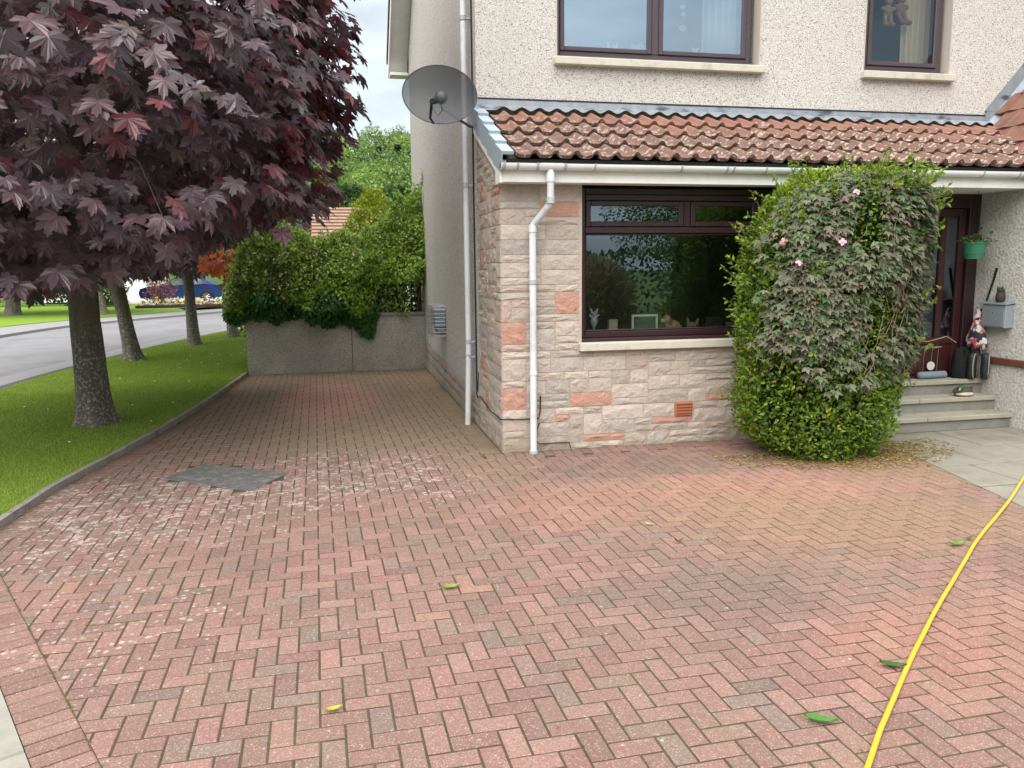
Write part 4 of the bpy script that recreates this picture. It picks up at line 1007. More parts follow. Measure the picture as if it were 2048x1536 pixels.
TX = np.array([-1.95, -1.8, -1.45, -.9, -.42, .0, .3, .7, 1.0, 1.4, 1.66, 1.8]); TZ = np.array([1.35, 1.9, 2.60, 2.55, 2.42, 2.50, 2.52, 2.60, 2.98, 3.24, 3.50, 3.1])
LX = np.array([-1.95, -1.7, -1.3, -.7, 0, .45, .62, .75, 1.0, 1.3, 1.45, 1.75]); LZ = np.array([1.05, .92, .98, .97, .84, .72, .70, 1.0, 1.05, 1.02, 1.45, 1.55])
def climber_s(n):
    x = rng.uniform(-1.92, 1.74, n); zt = np.interp(x, TX, TZ)+.10*vnoise(x*9, x*5); zl = np.interp(x, LX, LZ)+.10*vnoise(x*7, x*3)+.05*vnoise(x*19, x*2); f = rng.uniform(0, 1, n); z = zl+(zt-zl)*f
    y = 14.93-.30*np.sin(np.pi*np.clip(f, 0, 1))**.6*rng.uniform(-.2, 1, n)-.02+.5*rng.uniform(0, 1, n)**3-.24*vnoise(x*3.3, z*3.3)-.10*vnoise(x*8, z*8)
    y = np.where(z < 1.08, np.minimum(y, 14.88), y)
    gap = (x > .75) & (x < 1.5) & (z < 1.62) & (rng.uniform(size=n) < .8); gap |= (z > 1.2) & (z < 1.6) & (rng.uniform(size=n) < .45) & (x > -1.0)
    P = np.c_[x, y, z][~gap]; D = np.tile([0, -1, .35], (len(P), 1)).astype(float); return P, D
cl_ = thing('climbing_plant', (0, 14.9, 1.06), 'thick green climber tumbling over the grey garden wall', 'climber')
P, D = climber_s(36000); m = len(P)
f_ = np.clip((P[:, 2]-np.interp(P[:, 0], LX, LZ))/(np.interp(P[:, 0], TX, TZ)-np.interp(P[:, 0], LX, LZ)), 0, 1)
tint = pal(m, [(.21, .35, .044), (.29, .43, .06), (.38, .50, .09), (.13, .24, .036)], (.35, .32, .2, .13), .25)
ivy = (f_ < .22+.16*vnoise(P[:, 0]*5, P[:, 0]*2+P[:, 2]*3)) & (P[:, 0] < .8); tint[ivy] = pal(ivy.sum(), [(.045, .13, .026), (.07, .17, .034)], (1, 1))
pale = (P[:, 0] < -.75) & (f_ > .35) & (rng.uniform(size=m) < .6); tint[pale] = pal(pale.sum(), [(.24, .30, .09), (.32, .34, .16), (.17, .23, .05)], (1, .7, 1))
topy = (f_ > .8) & (rng.uniform(size=m) < .5); tint[topy] = pal(topy.sum(), [(.22, .33, .04), (.29, .37, .06)], (1, 1))
T = rng.normal(0, .5, (m, 3))+np.array([0, -.5, -.45]); N = rng.normal(0, .4, (m, 3))+np.array([0, -.9, .6]); sz = rng.uniform(.045, .095, m); sz[ivy] *= 1.2
foliage('foliage', [leaf_arrays(P, T, N, sz, OVATE, tint)], M['leaf'], cl_)
sp = []; b = MB(); rd = random.Random(4)
for k in range(110):
    x = rd.uniform(-1.8, 1.6); zt = float(np.interp(x, TX, TZ)); zz = zt-.1 if k < 70 else rd.uniform(1.3, zt); q = np.array([x, 14.72, zz]); dr = unit(np.array([rd.uniform(-.6, .6), -rd.uniform(.1, .9), rd.uniform(.2, 1.2) if k < 70 else rd.uniform(-.7, .3)])); ln = rd.uniform(.12, .38); b.tube([tuple(q), tuple(q+dr*ln*.6), tuple(q+dr*ln+np.array([0, 0, -.03]))], .003, 4)
    for j in range(int(ln*45)): sp.append(q+dr*ln*rd.random())
sp = np.array(sp); foliage('shoots', [leaf_arrays(sp, rng.normal(0, 1, (len(sp), 3)), rng.normal(0, .5, (len(sp), 3))+np.array([0, -.6, .8]), rng.uniform(.045, .085, len(sp)), OVATE, pal(len(sp), [(.20, .33, .04), (.30, .42, .07), (.13, .25, .03)], (1, .7, .8)))], M['leaf'], cl_)
for k in range(70):
    x = rd.uniform(-1.7, 1.6); z0 = rd.uniform(1.0, 2.0); y = rd.uniform(14.75, 15.0); pts = [(x, y, z0)]
    if k > 44: x = rd.uniform(1.2, 1.62); z0 = 2.5; pts = [(x, 14.72, z0)]
    for s_ in range(5): pts.append((pts[-1][0]+rd.uniform(-.09, .09), pts[-1][1]+rd.uniform(-.06, .05), pts[-1][2]+(rd.uniform(.05, .22) if k <= 44 else -rd.uniform(.1, .26))))
    b.tube(pts, .006 if k < 45 else .0035, 5)
b.build('stem', plain('vine_stem', (.16, .12, .085), .9), cl_)
n_ = 150; fp = np.c_[rng.normal(-.55, .38, n_), rng.uniform(14.48, 14.62, n_), rng.normal(1.85, .26, n_)]; fp[110:, 0] = rng.uniform(.2, 1.2, 40); fp[110:, 2] = rng.uniform(1.9, 2.9, 40)
foliage('blossom', [leaf_arrays(fp, rng.normal(0, 1, (n_, 3)), rng.normal(0, .3, (n_, 3))+np.array([0, -1, .3]), rng.uniform(.03, .06, n_), OVATE, pal(n_, [(.75, .62, .52), (.78, .55, .52)], (1, .6), .1))], M['leaf'], cl_)
mass('garden_shrubs', (0, 15.9, 0), 'dark leafy shrubs filling the garden just behind the trellis', 'shrub', boxs(-1.5, 1.55, 15.5, 16.2, 0, 2.0, .15), 15000, .09, [(.06, .13, .02), (.10, .19, .03), (.16, .24, .04)], (1, .8, .4))
mass('golden_conifer', (.55, 17.2, 0), 'bright yellow-green conifer behind the garden wall', 'shrub', ell((.78, 17.2, 1.7), (.60, .6, 1.68), .75, 2.3, .1, .05), 15000, .075, [(.30, .36, .02), (.22, .30, .02), (.36, .40, .03)], (1, 1, .6), OVATE, stems=[[(.55, 17.2, 0), (.55, 17.2, 1.6), .05]])
mass('pale_shrub', (-1.35, 16.6, 0), 'pale yellow-green shrub rising behind the left end of the garden wall', 'shrub', ell((-1.35, 16.6, 1.7), (.75, .6, 1.3), .7, 2, .15, .05), 11000, .07, [(.24, .29, .07), (.18, .24, .05), (.30, .32, .12)], (1, 1, .6), stems=[[(-1.35, 16.6, 0), (-1.35, 16.6, 1.5), .05]])

# --- the tall shrub by the window with a clematis over it
BX = np.array([0, .25, .6, 1.1, 1.7, 2.12, 2.42, 2.60, 2.74]); BCX = np.array([4.68, 4.64, 4.64, 4.68, 4.73, 4.77, 4.83, 4.91, 4.96]); BA = np.array([.50, .80, .86, .84, .89, .88, .81, .68, .46]); BB = np.array([.50, .62, .66, .66, .68, .66, .62, .54, .42])
def bush_pt(th, z, k=1.0):
    cx, a, bb = np.interp(z, BX, BCX), np.interp(z, BX, BA), np.interp(z, BX, BB)
    lump = 1+.075*vnoise(th*3.1+z*1.1, z*3.3-th, 1.7)+.03*vnoise(th*9+z*2, z*8-th*2, 1.3)
    x = cx+a*k*lump*np.cos(th); y = 7.12+bb*k*lump*np.sin(th); D = np.c_[np.cos(th)/a, np.sin(th)/bb, np.where(z > 2.5, 1.2, .15)]
    return np.c_[x, y, z], unit(D)
sh = thing('tall_shrub', (4.75, 7.12, 0), 'tall green shrub swathed in dusky clematis between window and front door', 'shrub')
def clem_zone(th, z):      # where the clematis lies over the shrub (front centre)
    u = np.abs(((th+np.pi/2+np.pi) % (2*np.pi))-np.pi); return np.clip(1.2-((u/1.35)**4+(np.abs(z-1.74)/1.02)**4), 0, 1)*np.clip(.70+.95*vnoise(th*4.3+1, z*4.1)-.55*np.clip(1.15-z, 0, 1), 0, 1.15)
n_ = 34000; th = rng.uniform(0, 2*np.pi, n_); z = 2.75*rng.uniform(0, 1, n_)**.92; kz = clem_zone(th, z); keep = (rng.uniform(size=n_) > kz*.5); th, z = th[keep], z[keep]
P, D = bush_pt(th, z, (1-.22*rng.uniform(0, 1, len(th))**1.4)*(1-.16*np.clip(vnoise(th*6.1, z*6.7+2), 0, 1))); m = len(P)
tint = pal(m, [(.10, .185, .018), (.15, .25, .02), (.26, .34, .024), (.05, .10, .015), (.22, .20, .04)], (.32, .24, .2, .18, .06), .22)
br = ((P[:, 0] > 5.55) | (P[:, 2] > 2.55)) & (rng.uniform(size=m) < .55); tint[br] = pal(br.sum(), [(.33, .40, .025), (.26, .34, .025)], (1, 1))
T = .55*D+rng.normal(0, .5, (m, 3))+np.array([0, 0, .35]); N = D+np.array([0, 0, .6])+rng.normal(0, .45, (m, 3))
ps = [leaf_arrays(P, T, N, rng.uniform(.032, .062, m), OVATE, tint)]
# loose sprigs
sp_th = np.concatenate([rng.uniform(2.7, 4.2, 60), rng.uniform(-.9, .5, 60), rng.uniform(-3, 0, 50)]); sp_z = np.concatenate([rng.uniform(.3, 2.6, 60), rng.uniform(.5, 2.7, 60), rng.uniform(2.45, 2.70, 50)])
Q, QD = bush_pt(sp_th, sp_z, .95); tw = MB(); leafP, leafT, leafN = [], [], []
for q, d in zip(Q, QD):
    dr = unit(d+np.array([0, 0, random.uniform(.2, 1.0)])+rng.normal(0, .2, 3)); ln = random.uniform(.10, .30); tw.tube([q-dr*.1, q+dr*ln*.5, q+dr*ln], .0025, 4)
    for k in range(int(ln*75)):
        f0 = random.random(); leafP.append(q+dr*ln*f0); leafT.append(unit(rng.normal(0, 1, 3)+dr*.9)); leafN.append(rng.normal(0, .5, 3)+np.array([0, -.4, 1]))
lp = np.array(leafP); ps.append(leaf_arrays(lp, np.array(leafT), np.array(leafN), rng.uniform(.035, .06, len(lp)), OVATE, pal(len(lp), [(.17, .26, .018), (.11, .20, .015), (.25, .32, .02)], (1, 1, .6))))
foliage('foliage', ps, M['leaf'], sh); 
for k in range(7):
    a = 2*math.pi*k/7; x, y = 4.74+.12*math.cos(a), 7.12+.10*math.sin(a); tw.tube([(x, y, -.02), (x+.25*math.cos(a), y+.2*math.sin(a), .9), (x+.5*math.cos(a), y+.3*math.sin(a), 2.0)], [.022, .016, .008], 7)
tw.build('stem', M['bark'], sh)
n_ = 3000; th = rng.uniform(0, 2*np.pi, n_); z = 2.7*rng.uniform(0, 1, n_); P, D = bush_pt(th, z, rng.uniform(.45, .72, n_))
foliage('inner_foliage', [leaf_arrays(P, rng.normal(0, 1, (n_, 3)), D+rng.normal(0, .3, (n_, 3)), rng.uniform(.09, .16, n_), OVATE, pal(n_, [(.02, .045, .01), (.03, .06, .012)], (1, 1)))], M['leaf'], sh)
cm = thing('clematis', (4.75, 6.5, 0), 'purple-green clematis with four pink flowers over the tall shrub', 'climber')
n_ = 9500; th = rng.uniform(-np.pi, 0, n_); z = rng.uniform(.5, 2.72, n_); kz = clem_zone(th, z); keep = rng.uniform(size=n_) < kz*.85; th, z = th[keep], z[keep]
P, D = bush_pt(th, z, rng.uniform(.94, 1.08, len(th))); m = len(P); LP, LT, LN, LS, LC = [], [], [], [], []
base = .7*D*np.array([1, 1, .3])+np.array([0, 0, -.62])+rng.normal(0, .28, (m, 3)); nn = D+np.array([0, 0, .85])+rng.normal(0, .25, (m, 3)); S0, T0, N0 = leaf_frames(base, nn); cc = pal(m, [(.170, .172, .108), (.20, .182, .13), (.10, .16, .068), (.135, .17, .082), (.225, .155, .125)], (.32, .18, .22, .22, .06), .2); ss = rng.uniform(.05, .095, m)
for a in (-.95, 0, .95): LP.append(P); LT.append(T0*math.cos(a)+S0*math.sin(a)); LN.append(N0+rng.normal(0, .15, (m, 3))); LS.append(ss*(1 if a == 0 else .85)); LC.append(cc)
foliage('foliage', [leaf_arrays(np.concatenate(LP), np.concatenate(LT), np.concatenate(LN), np.concatenate(LS), TOOTH, np.concatenate(LC))], M['leaf'], cm)
tw = MB(); rd = random.Random(9)
for k in range(34):
    a0 = rd.uniform(-2.5, -.6); z0 = rd.uniform(1.1, 2.75); pts = []
    for s_ in range(6): q, _ = bush_pt(np.array([a0+rd.uniform(-.08, .08)]), np.array([max(.3, z0-s_*rd.uniform(.05, .12))]), rd.uniform(1.0, 1.08)); pts.append(tuple(q[0]))
    tw.tube(pts, .0022, 4)
q0 = bush_pt(np.array([-.35]), np.array([1.12]), 1.0)[0][0]; tw.tube([tuple(q0), tuple(q0+[.25, -.05, -.02]), tuple(q0+[.5, .0, .02]), tuple(q0+[.66, .05, -.05])], .004, 5)
tw.build('tendril', plain('tendril', (.30, .22, .15), .8), cm)
pk = tinted('petal', .5, .3)
for (fx, fy) in ((1713, 384), (1567, 483), (1685, 484), (1598, 526)):
    best = None
    for yy in np.arange(6.2, 7.0, .02):
        p = at(fx, fy, Y=yy); cx, a, bb = np.interp(p[2], BX, BCX), np.interp(p[2], BX, BA), np.interp(p[2], BX, BB)
        if ((p[0]-cx)/a)**2+((yy-7.12)/bb)**2 < 1.12: best = at(fx, fy, Y=yy-.05); break
    if best is None: best = at(fx, fy, Y=6.5)
    nr = unit(np.array([-.35+random.uniform(-.6, .6), -1, .3+random.uniform(-.5, .6)])); s0 = unit(np.cross(nr, [0, 0, 1])); t0 = np.cross(s0, nr); b = MB(); an = random.uniform(0, 1.5)
    for k in range(4):
        a = an+k*math.pi/2; d = s0*math.cos(a)+t0*math.sin(a); e = s0*-math.sin(a)+t0*math.cos(a); c_ = best
        V = [c_+nr*.004, c_+d*.013+e*.013+nr*.010, c_+d*.027+e*.015+nr*.008, c_+d*.037+nr*.0, c_+d*.027-e*.015+nr*.008, c_+d*.013-e*.013+nr*.010]; b.add(V, [(0, 1, 2, 3, 4, 5)], (.72, .33, .46))
    b.ball(tuple(best+nr*.012), .008, 8, (.75, .68, .35)); b.build('flower', pk, cm)
# litter under the shrub
n_ = 4200; a = rng.uniform(-np.pi, 0.25, n_); r_ = rng.uniform(.55, 1.28, n_)*(1+.1*vnoise(a*3, a*5)); x = 4.85+1.02*r_*np.cos(a); y = 7.12+.66*r_*np.sin(a); kk = (y < 7.75) & (rng.uniform(size=n_) < np.clip(1.7-r_*1.05, 0, 1)); x, y = x[kk], y[kk]; m = len(x)
V, F, T3 = leaf_arrays(np.c_[x, y, rng.uniform(.004, .014, m)], np.c_[rng.normal(size=(m, 2)), rng.normal(0, .12, m)], np.c_[rng.normal(0, .25, (m, 2)), np.ones(m)], rng.uniform(.018, .045, m), DIAM, pal(m, [(.36, .27, .07), (.25, .16, .05), (.42, .36, .14), (.16, .17, .04), (.2, .11, .05)], (.3, .25, .2, .15, .1)))
o = link('leaf_litter', fast_mesh('leaf_litter', V, F, T3, M['leaf'])); setp(o, 'yellow-brown leaf litter on the paving round the tall shrub', 'litter', kind='stuff')
# debris over the drive
n_ = 520; x = rng.uniform(-2.2, 5.2, n_); y = rng.uniform(2.2, 11, n_); kk = (x < 1.3) | (y < 7.4); x, y = x[kk], y[kk]; m = len(x)
V, F, T3 = leaf_arrays(np.c_[x, y, np.full(m, .006)], np.c_[rng.normal(size=(m, 2)), rng.normal(0, .1, m)], np.c_[rng.normal(0, .25, (m, 2)), np.ones(m)], rng.uniform(.008, .026, m), LANCE, pal(m, [(.14, .05, .03), (.08, .05, .035), (.5, .42, .3), (.3, .2, .08)], (.4, .3, .15, .15)))
xe = []
for i in range(len(EDGE)-1):
    for k in range(26): f0 = random.random(); xe.append((EDGE[i][0]+(EDGE[i+1][0]-EDGE[i][0])*f0+abs(random.gauss(0, .05))+.01, EDGE[i][1]+(EDGE[i+1][1]-EDGE[i][1])*f0))
xe = np.array(xe); m2 = len(xe)
V2, F2, T4 = leaf_arrays(np.c_[xe, np.full(m2, .008)], np.c_[rng.normal(size=(m2, 2)), rng.uniform(0, .5, m2)], np.c_[rng.normal(0, .4, (m2, 2)), np.ones(m2)], rng.uniform(.015, .04, m2), LANCE, pal(m2, [(.40, .27, .08), (.22, .13, .05), (.12, .16, .03)], (1, .7, .5)))
V, F, T3 = merge([(V, F, T3), (V2, F2, T4)])
o = link('drive_debris', fast_mesh('drive_debris', V, F, T3, M['leaf'])); setp(o, 'tiny twigs, seeds and dead leaf bits strewn on the brick drive', 'debris', kind='stuff')
# weeds in the joints
wp = []
for k in range(95):
    i = random.randrange(-30, 60); j = random.randrange(-20, 90); c0 = (BO[0]+cb*i*.1-sb*j*.1, BO[1]+sb*i*.1+cb*j*.1)
    if c0[0] > 4.6 or (c0[1] > 7.5 and c0[0] > 1.3) or c0[1] < 2 or c0[0] < -2.2 or KN @ (np.array(c0)-K0) > -.02: continue
    if random.random() < .45 and c0[0] > .5: continue
    h_ = random.random() < .5
    for q in range(18): e = random.gauss(0, .035); wp.append((c0[0]+(e if h_ else random.gauss(0, .003)), c0[1]+(random.gauss(0, .003) if h_ else e), 0))
for q in range(500): t_ = random.uniform(-1, 3.5); s_ = random.gauss(0, .004); p = K0+KD*(round(t_*3)/3+random.gauss(0, .05))+KN*s_; wp.append((p[0], p[1], 0))
wp = np.array(wp); m = len(wp)
V, F, T3 = leaf_arrays(wp, np.c_[rng.normal(0, .8, (m, 2)), np.ones(m)*.8], rng.normal(0, 1, (m, 3)), rng.uniform(.006, .02, m), LANCE, pal(m, [(.12, .17, .02), (.26, .24, .05), (.07, .12, .015)], (1, .6, .8)))
o = link('joint_weeds', fast_mesh('joint_weeds', V, F, T3, M['leaf'])); setp(o, 'little weeds and moss growing in the joints of the brick drive', 'weeds', kind='stuff')

# fallen green leaves, each a thing
def fallen(px_, py_, ln, rot, cols, label, curl=.16):
    p = at(px_, py_, Z=0); b = MB(); n = 9; d = np.array([math.cos(rot), math.sin(rot)]); e = np.array([-d[1], d[0]])
    V = []
    for i in range(n):
        t_ = i/(n-1); w = ln*.20*math.sin(math.pi*t_**.8)+.0008; s_ = (t_-.5)*ln; zz = .012+curl*ln*(t_-.5)**2*2
        for k, hz in ((-1, .006+ln*.03), (0, 0), (1, .006+ln*.03)): q = p[:2]+d*s_+e*w*k; V.append((q[0], q[1], zz+hz*(1 if k else 0)))
    b.add(V, [(3*i+k, 3*i+k+1, 3*i+4+k, 3*i+3+k) for i in range(n-1) for k in range(2)], cols)
    q = p[:2]-d*ln*.5; b.tube([(q[0], q[1], .02), (q[0]-d[0]*ln*.12, q[1]-d[1]*ln*.12, .012)], .0013, 5, tint=cols)
    o = b.build('fallen_leaf', M['leaf'], loc=(p[0], p[1], 0), smooth=False); setp(o, label, 'leaf', 'green leaves fallen on the drive')
fallen(902, 1178, .11, .05, (.24, .34, .05), 'pale green fallen leaf alone in the middle of the drive')
fallen(1641, 1446, .13, -.55, (.07, .24, .03), 'largest green fallen leaf left of the hose near the bottom edge')
fallen(1786, 1336, .12, -.5, (.035, .13, .02), 'dark green fallen leaf tucked against the yellow hose')
fallen(1915, 1092, .12, 0, (.14, .30, .04), 'green fallen leaf left of the hose near the slabs, the longer of two')
fallen(1938, 1080, .07, .5, (.08, .24, .03), 'small green fallen leaf touching the upper hose')
fallen(668, 1424, .075, .2, (.42, .42, .06), 'yellow curled fallen leaf near the bottom left')
fallen(1298, 1052, .07, -.8, (.46, .42, .26), 'pale dry fallen leaf below the washed orange bricks')
fallen(1357, 1087, .06, -.2, (.15, .05, .02), 'small brown fallen leaf on the drive right of the dry leaf', .8)
# ---------------------------------------------------------------- background
mass('far_hedge', (-15, 47.5, 0), 'dark hedge and shrubs at the back of the far lawn', 'hedge', boxs(-24, -11.2, 47, 48.5, .0, 2.6, .3), 7000, .26, [(.03, .065, .015), (.05, .10, .02), (.02, .045, .012)], (1, .6, 1))
mass('low_shrub', (-12.2, 45.5, 0), 'leafy green shrub at the back of the far lawn beside the white garage', 'shrub', ell((-12.0, 45.5, 1.0), (1.2, .9, 1.2), .5, 2, .2, .04), 1500, .22, [(.10, .15, .03), (.14, .15, .05), (.06, .1, .02)], (1, .6, 1))
mass('tall_hedge', (6, 42, 0), 'tall clipped dark green hedge beyond the neighbouring roof', 'hedge', boxs(-2, 14, 41, 43, .0, 5.7, .3), 30000, .22, [(.05, .115, .022), (.075, .15, .03), (.035, .08, .016)], (1, .8, 1))
# hillside with a wood
gx_, gy_ = np.meshgrid(np.linspace(-260, 300, 60), np.linspace(75, 420, 40)); hz = np.clip((gy_-78)/95, 0, 1)**1.1*25+2.0*vnoise(gx_*.05, gy_*.05)*np.clip((gy_-90)/60, 0, 1)-.3
V = np.c_[gx_.ravel(), gy_.ravel(), hz.ravel()]; F = [(j*60+i, j*60+i+1, (j+1)*60+i+1, (j+1)*60+i) for j in range(39) for i in range(59)]
o = link('hill', fast_mesh('hill', V, F, None, plain('hill_ground', (.06, .11, .02), .95, .2, 0, .3, .2), True)); o['kind'] = 'structure'
def hill_z(x, y): return np.clip((y-78)/95, 0, 1)**1.1*25+2.0*vnoise(x*.05, y*.05)*np.clip((y-90)/60, 0, 1)-.3
ps = []
for k in range(330):
    y = rng.uniform(84, 172); x = rng.uniform(-34, 40) if k < 260 else rng.uniform(-120, 130); r_ = rng.uniform(2.4, 4.2); h = rng.uniform(5, 8.5); z = hill_z(x, y)
    n_ = 420 if -6 < x < 20 else 45; D = sphere_dirs(n_); D[:, 2] = np.abs(D[:, 2])*1.2-.25; P = np.array([x, y, z+h*.55])+D*np.array([r_, r_, h*.5])*rng.uniform(.75, 1.05, (n_, 1))
    c_ = pal(1, [(.16, .25, .045), (.11, .19, .035), (.20, .27, .06), (.075, .135, .03)], (1, 1, .7, .5), .1)
    ps.append(leaf_arrays(P, rng.normal(0, 1, (n_, 3)), D+np.array([0, 0, .5]), rng.uniform(.7, 1.5, n_)*(.55 if n_ > 50 else 1.2), OVATE, c_*rng.uniform(.75, 1.25, (n_, 1))))
V, F, T3 = merge(ps); o = link('woodland', fast_mesh('woodland', V, F, T3, M['leaf'])); setp(o, 'light green wood covering the far hillside', 'woodland', kind='stuff')
for k, (px_, top, lab) in enumerate(((795, 288, 'tallest dark conifer on the hill skyline, right of the pale trees'), (756, 292, 'shorter dark conifer on the hill skyline'), (820, 300, 'dark conifer on the skyline beside the house gable'))):
    pt = at(px_, top, Y=150); bz = float(hill_z(pt[0], 150.)); t_ = thing('conifer', (pt[0], 150, bz), lab, 'tree', 'conifers on the skyline'); h = pt[2]-bz
    b = MB(); b.tube([(pt[0], 150, bz-.3), (pt[0], 150, pt[2])], [.3, .05], 6); b.build('trunk', M['bark'], t_)
    n_ = 1800; f0 = rng.uniform(0, 1, n_)**.8; a = rng.uniform(0, 2*np.pi, n_); rr = ((1-f0)*2.6*(.75+.3*np.sin(f0*38+a*2)))*rng.uniform(.3, 1, n_)+.1; P = np.c_[pt[0]+rr*np.cos(a), 150+rr*np.sin(a), bz+1+(h-1)*f0]; D = np.c_[np.cos(a), np.sin(a), np.full(n_, -.2)]
    foliage('crown', [leaf_arrays(P, D, np.tile([0, 0, 1.], (n_, 1))+rng.normal(0, .3, (n_, 3)), rng.uniform(.35, .75, n_), OVATE, pal(n_, [(.06, .11, .045), (.08, .14, .05)], (1, 1)))], M['leaf'], t_)
# neighbour's bungalow behind the garden
nb_ = thing('bungalow', (3, 36, 0), 'white bungalow with brown tiled roof showing above the climber', 'house')
b = MB(); b.box(-.6, 7, 33.5, 39.5, 0, 2.75); b.build('wall', plain('white_render', (.72, .70, .66), .9, .2), nb_)
b = MB(); b.prism([(33.0, 2.7), (36.5, 4.35), (40.0, 2.7), (40.0, 2.82), (36.5, 4.5), (33.0, 2.82)], 0, -.9, 7.3); rf = b.build('roof', plain('old_tiles', (.30, .20, .145), .9, .2, 0, .2, 1.), nb_)
for k in range(11):
    f0 = k/11; b = MB(); y0, z0 = 33.0+3.5*f0, 2.83+1.68*f0; b.box(-.88, 7.28, y0, y0+.05, z0+.005, z0+.05); b.build('tile_course', M['tile_brown'], rf)
b = MB(); b.bbox(1, 2.4, 33.46, 33.5, 1.0, 2.2, .01); b.build('window', M['frame'], nb_)
# houses across the road
wh = plain('white_wall', (.80, .80, .79), .8, .2)
g_ = thing('garage', (-14.0, 55, 0), 'white walled garage beside the blue car across the road', 'garage')
b = MB(); b.box(-17.5, -11.3, 53.5, 60, 0, 2.8); b.build('wall', wh, g_); b = MB(); b.prism([(-17.9, 2.8), (-14.4, 4.9), (-10.9, 2.8)], 1, 53.2, 60.3); b.build('roof', M['tile_brown'], g_)
b = MB(); b.bbox(-16, -13.2, 53.46, 53.5, .05, 2.2, .01); b.build('garage_door', plain('pale_door', (.7, .71, .72), .5), g_)
g_ = thing('far_house', (-3.0, 56, 0), 'white house across the road behind the fourth maple trunk', 'house')
b = MB(); b.box(-5.6, -.5, 53.5, 61, 0, 3.0); b.build('wall', wh, g_); b = MB(); b.prism([(53.0, 2.9), (57.2, 5.0), (61.5, 2.9)], 0, -6, -.2); b.build('roof', M['tile_brown'], g_)
for x in (-4.6, -2.4): b = MB(); b.bbox(x, x+1.3, 53.45, 53.5, 1.0, 2.2, .01); b.build('window', M['frame'], g_)
# blue car
def car(X, Y, rot, label):
    c = thing('parked_car', (X, Y, .03), label, 'car'); c.rotation_euler = (0, 0, rot); ORI[c.name] = np.zeros(3)
    prof = [(-2.2, .28), (-2.28, .55), (-2.2, .80), (-1.75, .93), (-1.05, .98), (-.35, 1.40), (.45, 1.46), (1.15, 1.40), (1.75, 1.02), (2.18, .95), (2.26, .60), (2.2, .30)]
    b = MB(); V = []; n = len(prof)
    for y_, s_ in ((-.86, .0), (-.90, .0), (.90, .0), (.86, .0)):
        for x, z in prof: yy = y_*(1 if z < .95 else 1-.34*(z-.95)); V.append((x*(.99 if abs(y_) < .88 else 1), yy, z-(.01 if abs(y_) < .88 else 0)))
    b.add(V, [tuple(range(n))[::-1], tuple(range(3*n, 4*n))]+[(k*n+i, k*n+(i+1) % n, (k+1)*n+(i+1) % n, (k+1)*n+i) for k in range(3) for i in range(n)])
    b.build('body', plain('blue_paint', (.015, .045, .16), .25, .6, .3, .02), c)
    gl = plain('car_glass', (.05, .07, .09), .08, .8)
    for s_ in (-1, 1):
        for q in ([(-.92, 1.0), (-.32, 1.35), (.2, 1.39), (.2, 1.0)], [(.26, 1.0), (.26, 1.39), (1.05, 1.34), (1.5, 1.04)]):
            b = MB(); b.add([(x, s_*(.906-.30*max(0, z-.95)), z) for x, z in q], [(0, 1, 2, 3)]); b.build('side_window', gl, c)
        for x in (-1.42, 1.36):
            b = MB(); pts = [(.33, -.11), (.345, -.09), (.345, .09), (.33, .11)]; V = []
            for rr, ww in pts:
                for k in range(20): a = 2*math.pi*k/20; V.append((x+rr*math.cos(a), s_*.84+ww, .335+rr*math.sin(a)))
            b.add(V, [(i*20+k, i*20+(k+1) % 20, i*20+20+(k+1) % 20, i*20+20+k) for i in range(3) for k in range(20)]+[tuple(range(20)), tuple(range(60, 80))]); w_ = b.build('wheel', M['black'], c)
            b = MB()
            for k in range(10): a = 2*math.pi*k/10; b.tube([(x, s_*.965, .335), (x+.23*math.cos(a), s_*.958, .335+.23*math.sin(a))], .018, 5)
            b.build('rim', plain('alloy', (.5, .5, .5), .3, .5, .7), w_)
        b = MB(); b.ball((-2.12, s_*.66, .72), (.12, .16, .07), 10); b.build('headlight', plain('lamp', (.8, .82, .85), .1), c)
        b = MB(); b.ball((2.14, s_*.70, .80), (.10, .16, .07), 10); b.build('tail_light', plain('red_lamp', (.35, .01, .01), .2), c)
    return c
car(-8.55, 49.6, R(-4), 'dark blue car parked on the drive across the road')
fb = thing('flower_bed', (-7.6, 43.5, .03), 'pansy bed of white, yellow and purple flowers in front of the blue car', 'flower bed')
b = MB(); b.prism([(-9.6, 42.2), (-5.4, 42.4), (-5.2, 44.0), (-9.7, 44.2)], 2, .02, .16); b.build('soil', plain('bed_soil', (.06, .045, .03), .95), fb)
n_ = 420; P = np.c_[rng.uniform(-9.5, -5.4, n_), rng.uniform(42.3, 43.9, n_), rng.uniform(.2, .42, n_)]
foliage('pansies', [leaf_arrays(P, rng.normal(0, 1, (n_, 3)), rng.normal(0, .4, (n_, 3))+np.array([0, -.7, .7]), rng.uniform(.12, .24, n_), OVATE, pal(n_, [(.8, .78, .72), (.75, .55, .03), (.25, .1, .3), (.06, .12, .02), (.6, .25, .06)], (.3, .25, .1, .3, .05)))], M['leaf'], fb)
mass('red_shrub', (-8.9, 44.6, .03), 'small red-leaved shrub in front of the blue car', 'shrub', ell((-8.9, 44.6, .85), (.75, .5, .65), .3, 2, .2), 420, .16, [(.22, .05, .05), (.30, .12, .10), (.14, .03, .04)], (1, 1, 1))
